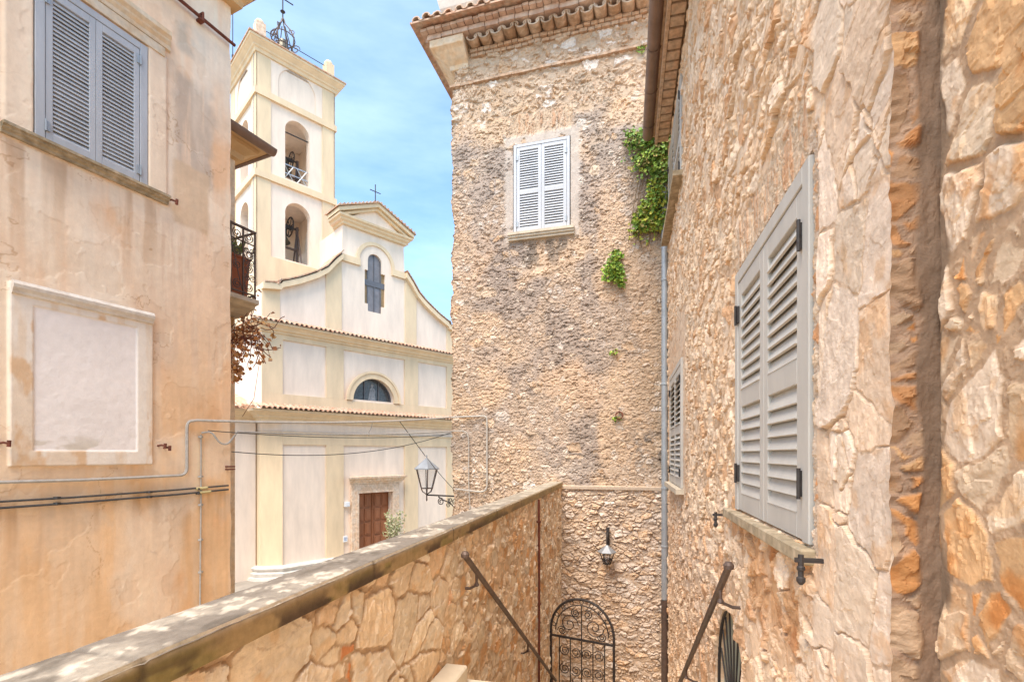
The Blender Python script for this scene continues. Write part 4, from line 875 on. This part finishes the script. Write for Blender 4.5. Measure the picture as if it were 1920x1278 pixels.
# ================================================================== CHURCH (x along the facade)
CH = thing('church', 'cream and pale yellow church front with scrolled gable, lunette and brown door', 'church', FC, (.1, 6, GROUND))
W, Yl = M['church_white'], M['church_yellow']
xc = .105; XL, XR = -4.84, 5.05
scr = [(1.62,8.86),(1.95,8.50),(2.3,8.05),(2.7,7.74),(3.1,7.50),(3.5,7.27),(3.9,7.08),(4.2,6.95),(4.25,6.85),(4.95,6.74)]
outer = [(XL,1.36),(-4.06,1.36),(-4.06,GROUND),(XR,GROUND),(XR,6.5)] + [(xc+a, z-.12) for a, z in scr[::-1]] + [(xc+1.565,10.3),(xc-1.565,10.3)] + [(xc-a, z-.12) for a, z in scr] + [(XL,6.5)]
crossh = [(-.245,6.62),(.465,6.62),(.465,6.95),(.655,6.95),(.655,8.5),(.465,8.5),(.465,8.97)] + [(.11+.355*math.cos(a), 8.97+.355*math.sin(a)) for a in [PI*i/10 for i in range(1,10)]] + [(-.245,8.97),(-.245,8.5),(-.405,8.5),(-.405,6.95),(-.245,6.95)]
lun = [(.045+1.05*math.cos(a), 2.5+1.05*math.sin(a)) for a in [PI*i/20 for i in range(21)]]
doorh = rect(-.774,.959,GROUND+.02,-1.75)
b = MB(); b.plate(outer, [crossh, lun, doorh], .06, .85); b.build('wall', W, CH)
b = MB(); b.box(XL, XR, .85, 15, GROUND, 5.0)
fp = [(-4.06,.07),(-4.06,.84),(-4.80,.84),(-4.68,.52)]; b.add([(x,y,.861) for x,y in fp]+[(x,y,1.4) for x,y in fp], [(0,1,2,3),(4,5,6,7),(0,1,5,4),(1,2,6,5),(2,3,7,6),(3,0,4,7)])
if 1: b.box(xc-1.5, xc+1.5, .85, 15, 5.0, 10.2); b.build('nave', W, CH)
b = MB()
for z0, z1 in ((GROUND,.41),(1.95,4.95)):
    for a, c in ((XL,-4.05),(-2.24,-1.45),(1.70,2.48),(4.29,XR)):
        if z0 > 0 or a > XL: b.box(a, c, 0, .058, z0 if z0 < 0 else 2.45, z1 if z0 < 0 else 4.64)
b.box(-4.05, XR, 0, .058, .412, .86)
fp = [(-4.055,0),(-4.055,.9),(-4.84,.9),(-4.72,.5)]; b.add([(x,y,GROUND) for x,y in fp]+[(x,y,.86) for x,y in fp], [(0,1,2,3),(4,5,6,7),(0,1,5,4),(1,2,6,5),(2,3,7,6),(3,0,4,7)])
for a, c in ((XL,-1.31),(1.40,XR)): b.box(a, c, 0, .058, 1.4, 2.448)
b.box(-1.308,1.398,0,.058,1.4,2.40); b.box(XL, XR, 0, .058, 4.642, 5.0)
def below(a):
    a = abs(a-xc)
    for (p, q) in zip(scr, scr[1:]):
        if p[0] <= a <= q[0]: return p[1]+(q[1]-p[1])*(a-p[0])/(q[0]-p[0]) - .14
    return scr[0][1]-.14 if a < scr[0][0] else 6.5
for a, c in ((-2.24,-1.53),(1.73,2.40),(XL+.02,-4.15),(4.3,XR-.02)): 
    s = [a+(c-a)*i/6 for i in range(7)]; b.plate([(a,5.3),(c,5.3)]+[(x, below(x)) for x in s[::-1]], [], .02, .058)
build_split(b, 'pilaster', Yl, CH)
b = MB()
for m_ in (1, -1):
    cv_ = [(xc+m_*a, z) for a, z in scr]; dn = [(xc+m_*a, z-.24) for a, z in scr]
    poly = dn + cv_[::-1]
    if m_ == -1: poly = poly[::-1]
    b.plate(poly, [], -.16, .9)
    b.box(*( (xc-1.62, -.66) if m_ == -1 else (.99, xc+1.62)), -.05, .058, 8.57, 8.86)
build_split(b, 'scroll_coping', Yl, CH)
for m_ in (1, -1):
    b = MB()
    for k in range(26):
        t0 = k/26*(len(scr)-1); i = min(int(t0), len(scr)-2); f = t0-i
        a = scr[i][0]+(scr[i+1][0]-scr[i][0])*f; z = scr[i][1]+(scr[i+1][1]-scr[i][1])*f
        d = Vector((scr[i+1][0]-scr[i][0], 0, scr[i+1][1]-scr[i][1])).normalized()
        b.obox((xc+m_*(a+.08), .36, z+.03), (d.x*m_, 0, d.z), (0,1,0), (-d.z*m_, 0, d.x), .21, 1.10, .045)
    b.build('scroll_tiles', M['tile'], CH)
b = MB(); b.plate(ring(.15, 8.86, .84, 1.0), [], -.0, .058); b.build('window_arch', Yl, CH)
b = MB(); b.plate(ring(.045, 2.45, 1.06, 1.34), [], -.05, .056); b.plate(ring(.045, 2.45, 1.30, 1.40), [], -.09, -.051); b.build('lunette_arch', Yl, CH)
b = MB(); b.box(-.245,.465,.17,.19,6.6,9.35); cw = b.build('cross_window', M['glass_grey'], CH)
b = MB(); b.box(-.42,-.247,.165,.185,6.9,8.5); b.box(.467,.67,.165,.185,6.9,8.5); build_split(b, 'amber_pane', M['glass_amber'], cw)
b = MB(); b.box(-.41,.66,.125,.16,7.82,8.08); b.box(.095,.13,.13,.16,6.62,9.3); b.box(-.245,-.215,.13,.16,6.62,9.2); b.box(.435,.465,.13,.16,6.62,9.2); b.build('bars', M['lead'], cw)
b = MB(); b.plate(lun, [], .30, .32); lw = b.build('lunette_window', M['glass_dark'], CH)
b = MB(); b.box(-.33,-.29,.25,.295,2.5,3.47); b.box(.40,.44,.25,.295,2.5,3.46); b.plate(ring(.045,2.5,1.0,1.05), [], .25, .295); b.build('bars', M['lead'], lw)
b = MB(); rnd = random.Random(8)                       # faint pale draped shape etched in the middle pane
b.plate([(-.10,2.54),(.28,2.54),(.24,2.8),(.27,2.98),(.20,3.12),(.13,3.14),(.06,3.14),(-.02,3.06),(-.06,2.86)], [], .285, .297)
b.plate([(.10+.075*math.cos(a), 3.24+.095*math.sin(a)) for a in [2*PI*i/14 for i in range(14)]], [], .285, .297)
b.build('etching', mat('etched_glass', (.24,.25,.26), .6, nscale=16, namp=.6, bump=.3), lw)
# cornices with tiled eaves
def cornice(z0, z1, ov): return [(-.05,z0),(.06,z0),(.07,z0+(z1-z0)*.22),(.16,z0+(z1-z0)*.30),(.19,z0+(z1-z0)*.5),(ov*.62,z0+(z1-z0)*.72),(ov*.82,z0+(z1-z0)*.80),(ov*.86,z1),(-.05,z1)]
b = MB(); b.sweep(cornice(4.86,5.20,.45), [lambda o: (5.6,-o), lambda o: (XL-o,-o), lambda o: (XL-o,14)])
b.sweep(cornice(1.34,1.78,.55), [lambda o: (5.6,-o), lambda o: (XL-o,-o), lambda o: (XL-o,.70-o), lambda o: (-9.5,.70-o)])
b.sweep([(-.02,.86),(.03,.87),(.05,.92),(-.02,.94)], [lambda o: (5.6,-o), lambda o: (-4.06-o*.35,-o), lambda o: (-4.72-o*.9,.5-o*.5), lambda o: (-4.84-o,.85)]); build_split(b, 'cornice', Yl, CH)
b = MB(); tiles(b, XL-.52, 5.6, .20, .06, -.46, 5.42, 5.235, seed=31); tiles(b, XL-.62, 5.6, .20, .06, -.58, 2.02, 1.82, seed=32); tiles(b, -9.5, XL-.56, .20, .8, .10, 2.05, 1.82, seed=33)
b.add([(XL-.45,-.40,5.21),(5.6,-.40,5.21),(5.6,.05,5.40),(XL-.45,14,5.40),(XL-.45,-.40,5.23),(5.6,-.40,5.23),(5.6,.05,5.42),(XL-.45,14,5.42)], [(0,3,2,1),(4,5,6,7),(0,1,5,4),(1,2,6,5),(2,3,7,6),(3,0,4,7)])
b.build('eave_tiles', M['tile'], CH)
# pediment
b = MB(); pxl, pxr = xc-1.565, xc+1.565
b.sweep([(-.05,10.18),(.08,10.20),(.10,10.28),(.20,10.34),(.22,10.40),(.31,10.45),(.33,10.53),(-.05,10.53)], [lambda o: (pxr+o,.85), lambda o: (pxr+o,-o), lambda o: (pxl-o,-o), lambda o: (pxl-o,.85)])
def rake(off0, th, y0, y1, half):
    zb = 10.56 + off0; zt = 11.40 + off0
    for m_ in (1,-1):
        q = [(xc+m_*half, zb), (xc+m_*half, zb+th), (xc, zt+th), (xc, zt)]
        b.plate(q if m_ == 1 else q[::-1], [], y0, y1)
rake(0, .16, -.32, .85, 1.93); rake(-.13, .12, -.18, .80, 1.85)
b.build('pediment', Yl, CH)
b = MB(); b.plate([(xc-1.8,10.3),(xc+1.8,10.3),(xc,11.38)], [], -.03, .8); b.build('tympanum', W, CH)
b = MB(); rake(.17, .05, -.38, .95, 2.0)
for m_ in (1,-1):
    for k in range(11):
        t = (k+.5)/11; b.tube([(xc+m_*1.98*(1-t), -.41, 10.78+.83*t), (xc+m_*1.98*(1-t), .95, 10.78+.83*t)], .055, 6)
b.build('pediment_tiles', M['tile'], CH)
b = MB(); b.tube([(xc,.0,11.7),(xc,.0,12.55)], .022, 6); b.tube([(xc-.27,.0,12.22),(xc+.27,.0,12.22)], .02, 6); b.lathe([(.10,0),(.05,.06),(.03,.12)], (xc,0,11.70), 10); b.build('gable_cross', M['iron'], CH)
# portal and door
b = MB(); b.box(-1.11,-.776,-.10,.056,GROUND,-1.745); b.box(.961,1.33,-.10,.056,GROUND,-1.745); b.box(-1.11,1.33,-.10,.056,-1.743,-1.34)
b.box(-.90,-.778,-.13,-.102,GROUND,-1.76); b.box(.963,1.09,-.13,-.102,GROUND,-1.76); b.box(-.90,1.09,-.13,-.102,-1.74,-1.62)
b.sweep([(-.05,-1.338),(.13,-1.33),(.15,-1.26),(.24,-1.20),(.27,-1.10),(.36,-1.07),(.37,-.99),(-.05,-.96)], [lambda o: (1.33+o*.8,-o), lambda o: (-1.11-o*.8,-o)]); b.build('portal', M['church_stone'], CH)
b = MB(); b.box(-.774,.959,.28,.34,GROUND+.02,-1.75); dr = b.build('door', M['door'], CH)
b = MB()
for lf in (0,1):
    x0 = -.774+lf*.868
    for cx_ in (0,1):
        for k in range(5):
            zt = -1.83-k*.66; xa = x0+.10+cx_*.37; 
            b.box(xa, xa+.30, .235, .278, zt-.56, zt)
            b.box(xa+.06, xa+.24, .215, .234, zt-.49, zt-.07)
b.box(.075,.11,.22,.278,GROUND+.05,-1.76)
b.build('door_panels', M['door'], dr, bevel=.012)
# plinth and side wing
b = MB(); b.sweep([(-.1,-4.86),(.24,-4.86),(.26,-4.74),(.17,-4.71),(.15,-4.66),(.20,-4.62),(.22,-4.55),(.17,-4.49),(.05,-4.46),(-.1,-4.46)], [lambda o: (-1.2,-o), lambda o: (-4.06-o*.35,-o), lambda o: (-4.72-o*.9,.5-o*.5), lambda o: (-4.84-o,.85)])
b.sweep([(-.1,GROUND),(.36,GROUND),(.34,-4.9),(.25,-4.87),(-.1,-4.87)], [lambda o: (-1.2,-o), lambda o: (-4.06-o*.35,-o), lambda o: (-4.72-o*.9,.5-o*.5), lambda o: (-4.84-o,.85)]); b.build('plinth', M['white_stone'], CH, smooth=False)
b = MB(); b.box(-9.5, XL-.002, .70, 6, GROUND, 1.4); b.build('side_wing', W, CH)
b = MB(); b.add([(-9.5,.85,2.02),(XL-.002,.85,2.02),(XL-.002,4,2.9),(-9.5,4,2.9),(-9.5,.85,1.8),(XL-.002,.85,1.8),(XL-.002,4,1.8),(-9.5,4,1.8)], [(3,2,1,0),(4,5,6,7),(1,0,4,5),(2,1,5,6),(3,2,6,7),(0,3,7,4)]); b.build('wing_roof', M['tile'], CH)
# little things on the facade
b = MB(); b.box(-1.43,-1.22,-.12,.055,-2.30,-2.09); b.box(-1.40,-1.25,-.126,-.121,-2.27,-2.12); setp(b.build('intercom_box', M['whitebox'], fr=FC, base=(-1.33,.05,-2.2), bevel=.01), 'small square white box on the wall beside the church portal', 'box')
b = MB(); b.box(-1.48,-1.28,-.03,.055,-3.86,-3.60); pl = setp(b.build('wall_plaque', M['whitebox'], fr=FC, base=(-1.38,.05,-3.73), bevel=.004), 'small white plaque with blue lines, beside the church door below the white box', 'sign')
b = MB()
for k, w_ in enumerate((.12,.14,.10,.13)): b.box(-1.45,-1.45+w_,-.034,-.0305,-3.68-.035*k,-3.668-.035*k)
b.build('print', mat('blue_ink', (.10,.18,.40), .6, bump=0), pl)
OT = thing('potted_olive', 'pale green potted olive shrub standing before the church door', 'potted plant', FC, (.30,-1.2,GROUND))
b = MB(); b.lathe([(.20,0),(.27,.35),(.30,.42),(.26,.42)], (.30,-1.2,GROUND), 16); b.build('pot', M['pot'], OT)
b = MB(); b.tube([(.30,-1.2,GROUND+.4),(.27,-1.2,GROUND+1.0),(.33,-1.2,GROUND+1.6)], .03, 6, r2=.015)
rnd = random.Random(2); pts = []
for i in range(34):
    a = rnd.uniform(0,2*PI); z0 = GROUND+rnd.uniform(.8,1.6); q = [Vector((.30,-1.2,z0))]; d = Vector((math.cos(a)*.6, math.sin(a)*.5, .9)).normalized()
    for k in range(6): d = (d+Vector((rnd.uniform(-.25,.25),rnd.uniform(-.2,.2),rnd.uniform(-.05,.25)))).normalized(); q.append(q[-1]+d*.155); pts += [q[-1]+Vector((rnd.uniform(-.06,.06),rnd.uniform(-.05,.05),rnd.uniform(-.06,.06))) for _ in range(5)]
    b.tube(q, .008, 4)
b.build('trunk', M['church_stone'], OT)
mb, cv = leaves(pts, .085, [(.34,.34,.16),(.44,.42,.24),(.26,.28,.12),(.50,.46,.30)], 3, droop=-.1); mb.build('foliage', M['leaf'], OT, cols=cv)

# ================================================================== BELL TOWER
tcx, tcy, ta = -2.455, 2.5+1.797, 1.797
BT = thing('bell_tower', 'tall square cream bell tower with arched openings and four stub pinnacles', 'tower', FC, (tcx, tcy, GROUND))
def rot4(src, ks=(0,1,2,3)):
    o = MB()
    for k in ks:
        c_, s_ = [(1,0),(0,1),(-1,0),(0,-1)][k]
        o.add([(tcx+x*c_-y*s_, tcy+x*s_+y*c_, z) for x, y, z in src.v], src.f)
    return o
op1 = arch(.02, 1.12, 12.62, 14.88); op2 = arch(.04, 1.16, 8.92, 11.07); bl = arch(0, 1.72, 16.1, 16.85)
f = MB(); f.plate(rect(-ta+.06, ta-.06, GROUND, 17.8), [op1, op2], -ta+.06, -ta+.42); f = rot4(f)
build_split(f, 'wall', W, BT)
f = MB(); f.plate(rect(-ta+.62, ta-.62, 16.1, 17.62), [bl[0:1]+bl[1:]], -ta+.02, -ta+.058); build_split(rot4(f), 'blind_arch', W, BT)
f = MB()
for z0, z1 in ((GROUND,12.2),(12.5,15.8),(16.08,17.62)): f.box(-ta,-ta+.62,-ta,-ta+.058,z0,z1); f.box(ta-.62,ta,-ta,-ta+.058,z0,z1)
f.box(-ta+.62,ta-.62,-ta,-ta+.058,6,8.84); f.box(-ta,ta,-ta,-ta+.058,17.622,17.8)
f2 = rot4(f)
def slab(o, z0, z1): f2.box(tcx-ta-o, tcx+ta+o, tcy-ta-o, tcy+ta+o, z0, z1)
build_split(f2, 'pilaster', Yl, BT)
b = MB()
def frame_band(o, z0, z1):
    f_ = MB(); f_.sweep([(-.3,z0),(o,z0),(o,z1),(-.3,z1)], [lambda q: (ta+q,-ta-q), lambda q: (-ta-q,-ta-q)]); r_ = rot4(f_); b.add(r_.v, r_.f)
frame_band(.07,12.202,12.498); frame_band(.07,15.802,16.078)
build_split(b, 'string_band', Yl, BT)
b = MB(); b.box(tcx-ta+.4, tcx+ta-.4, tcy-ta+.4, tcy+ta-.4, 15.85, 16.05); b.box(tcx-ta+.4, tcx+ta-.4, tcy-ta+.4, tcy+ta-.4, 12.22, 12.45); b.box(tcx-ta+.4, tcx+ta-.4, tcy-ta+.4, tcy+ta-.4, 8.5, 8.7); build_split(b, 'floor', W, BT)
f = MB(); f.sweep([(-.4,17.62),(.05,17.64),(.08,17.76),(.14,17.80),(.16,17.86),(.27,17.96),(.30,18.0),(.35,18.03),(.36,18.12),(-.4,18.13)], [lambda q: (ta+q,-ta-q), lambda q: (-ta-q,-ta-q)]); build_split(rot4(f), 'cornice', Yl, BT)
RO = .40
b = MB(); b.add([(tcx-ta-RO,tcy-ta-RO,18.125),(tcx+ta+RO,tcy-ta-RO,18.125),(tcx+ta+RO,tcy+ta+RO,18.125),(tcx-ta-RO,tcy+ta+RO,18.125),(tcx-ta-RO,tcy-ta-RO,18.18),(tcx+ta+RO,tcy-ta-RO,18.18),(tcx+ta+RO,tcy+ta+RO,18.18),(tcx-ta-RO,tcy+ta+RO,18.18),(tcx,tcy,18.7)], [(0,3,2,1),(0,1,5,4),(1,2,6,5),(2,3,7,6),(3,0,4,7),(4,5,8),(5,6,8),(6,7,8),(7,4,8)]); b.build('roof', M['tile'], BT)
for sx in (-1,1):
    for sy in (-1,1):
        b = MB(); x, y = tcx+sx*(ta-.22), tcy+sy*(ta-.22); b.box(x-.2,x+.2,y-.2,y+.2,18.1,19.05); b.lathe([(.21,0),(.20,.08),(.14,.17),(.05,.22)], (x,y,19.045), 14); b.build('pinnacle', M['church_stone'] if sx < 0 else Yl, BT)
b = MB(); y0 = tcy-ta+.22
for z in (12.95,13.35): b.box(tcx-.54,tcx+.58,y0-.015,y0+.015,z-.02,z+.02)
b.tube([(tcx-.54,y0,12.65),(tcx-.1,y0,13.35)], .02, 5); b.tube([(tcx-.54,y0,13.35),(tcx-.1,y0,12.65)], .02, 5); b.tube([(tcx+.05,y0,13.35),(tcx+.5,y0,12.65)], .02, 5); b.tube([(tcx+.05,y0,12.65),(tcx+.5,y0,13.35)], .02, 5)
b.build('opening_rail', M['steel'], BT)
b = MB(); b.box(tcx-.54,tcx+.58,y0-.02,y0+.02,14.80,14.84); b.build('tie_bar', M['iron'], BT)
b = MB(); b.tube([(tcx-ta-.015, tcy-ta+.25, z) for z in (8,12,16,18.2)], .02, 5); b.build('lightning_wire', M['cable'], BT)
def bell(name, label, z, x, y, s=1.0):
    t = thing(name, label, 'bell', FC, (x, y, z-.9*s))
    m_ = MB(); m_.lathe([(.06*s,.0),(.20*s,-.02*s),(.25*s,-.10*s),(.27*s,-.30*s),(.34*s,-.52*s),(.45*s,-.66*s),(.44*s,-.69*s),(.30*s,-.55*s)], (x,y,z), 20); m_.build('bell_body', M['bronze'], t, smooth=True)
    m_ = MB(); m_.box(x-.55*s,x+.55*s,y-.08*s,y+.08*s,z+.02,z+.16*s); m_.tube([(x-.75*s,y,z+.1),(x+.85*s,y,z+.1)], .05*s, 8); m_.lathe([(.05*s,0),(.07*s,.05),(.05*s,.1)], (x,y,z), 8); m_.build('yoke', M['iron'], t)
    m_ = MB(); xw = x+.45*s; m_.tube([(xw+.06*math.sin(a)*0, y+.42*s*math.cos(a), z+.12+.42*s*math.sin(a)) for a in [2*PI*i/24 for i in range(24)]], .03*s, 6, closed=True)
    for k in range(3): a = PI*k/3; m_.tube([(xw, y+.42*s*math.cos(a), z+.12+.42*s*math.sin(a)), (xw, y-.42*s*math.cos(a), z+.12-.42*s*math.sin(a))], .02*s, 5)
    m_.build('wheel', M['iron'], t)
    m_ = MB()
    for xx in (x-.7*s, x+.78*s): m_.box(xx-.05,xx+.05,y-.06,y+.06,z-1.6*s,z+.2*s); m_.tube([(xx,y-.5*s,z-1.6*s),(xx,y,z+.1)], .035*s, 6); m_.tube([(xx,y+.5*s,z-1.6*s),(xx,y,z+.1)], .035*s, 6)
    m_.box(x-.75*s,x+.83*s,y-.05,y+.05,z-.9*s,z-.82*s)
    m_.build('bell_frame', M['iron_brown'], t); return t
bell('church_bell', 'bronze bell on a dark iron frame in the upper open arch of the tower', 14.05, tcx-.25, tcy-.7, .85)
bell('church_bell', 'larger bronze bell with wheel in the lower open arch of the tower', 10.75, tcx-.45, tcy-.8, 1.05)
BC = thing('bell_cage', 'wrought iron cage with a small bell and a cross on top of the tower', 'bell cage', FC, (tcx, tcy, 18.8))
b = MB(); cz = 18.8
for k in range(4):
    a = PI/4+PI*k/2; c_, s_ = math.cos(a), math.sin(a)
    b.tube([(tcx+c_*r, tcy+s_*r, cz+z) for r, z in ((.62,0),(.58,.5),(.40,.9),(.52,1.25),(.55,1.6),(.38,1.95),(.12,2.25),(.04,2.5))], .030, 6)
    b.tube(spiral((tcx+c_*.62, tcy+s_*.62, cz+1.0), .22, .05, 0, 1.4, (c_,s_,0), (0,0,1), 20), .022, 5)
    b.tube(spiral((tcx+c_*.45, tcy+s_*.45, cz+1.85), .16, .04, 2, 1.4, (c_,s_,0), (0,0,1), 20), .02, 5)
for k in range(4):
    a = PI*k/2; c_, s_ = math.cos(a), math.sin(a)
    b.tube([(tcx+c_*r, tcy+s_*r, cz+z) for r, z in ((.70,-.2),(.55,.4),(.48,1.0),(.30,1.6),(.10,2.2))], .024, 5); b.tube(spiral((tcx+c_*.75, tcy+s_*.75, cz+.35), .26, .06, 1, 1.4, (c_,s_,0), (0,0,1), 20), .024, 5)
for r, z in ((.60,.45),(.46,1.05),(.55,1.55)): b.tube([(tcx+r*math.cos(a), tcy+r*math.sin(a), cz+z) for a in [2*PI*i/16 for i in range(16)]], .022, 5, closed=True)
b.build('cage', M['iron_brown'], BC)
b = MB(); b.lathe([(.04,0),(.18,-.03),(.24,-.2),(.34,-.5),(.33,-.53)], (tcx,tcy,cz+1.45), 16); b.build('bell_body', M['bronze'], BC)
b = MB(); b.tube([(tcx,tcy,cz+2.4),(tcx,tcy,cz+4.5)], .03, 6); b.tube([(tcx-.5,tcy,cz+3.5),(tcx+.5,tcy,cz+3.5)], .028, 6); b.lathe([(.02,0),(.12,.1),(.02,.2)], (tcx,tcy,cz+2.75), 10); b.build('cross', M['iron'], BC)
b = MB(); z = 18.95
b.tube([(tcx-ta+.2,tcy-ta+.25,z),(tcx+ta-.2,tcy-ta+.25,z)], .018, 5); b.tube([(tcx-ta+.2,tcy-ta+.25,z-.3),(tcx+ta-.2,tcy-ta+.25,z-.3)], .015, 5)
setp(b.build('roof_rail', M['iron'], fr=FC, base=(tcx,tcy-ta+.25,z)), 'thin iron rail strung between the two front pinnacles of the tower', 'railing')
b = MB(); x, y = tcx-ta-.35, tcy+.2; b.tube([(x,y,18.3),(x,y,22.4)], .02, 5); b.lathe([(.05,0),(.05,.1),(.02,.15)], (x,y,18.28), 8)
setp(b.build('antenna', M['iron'], fr=FC, base=(x,y,18.3)), 'slender rod antenna on the tower roof edge above the blind arch', 'antenna')
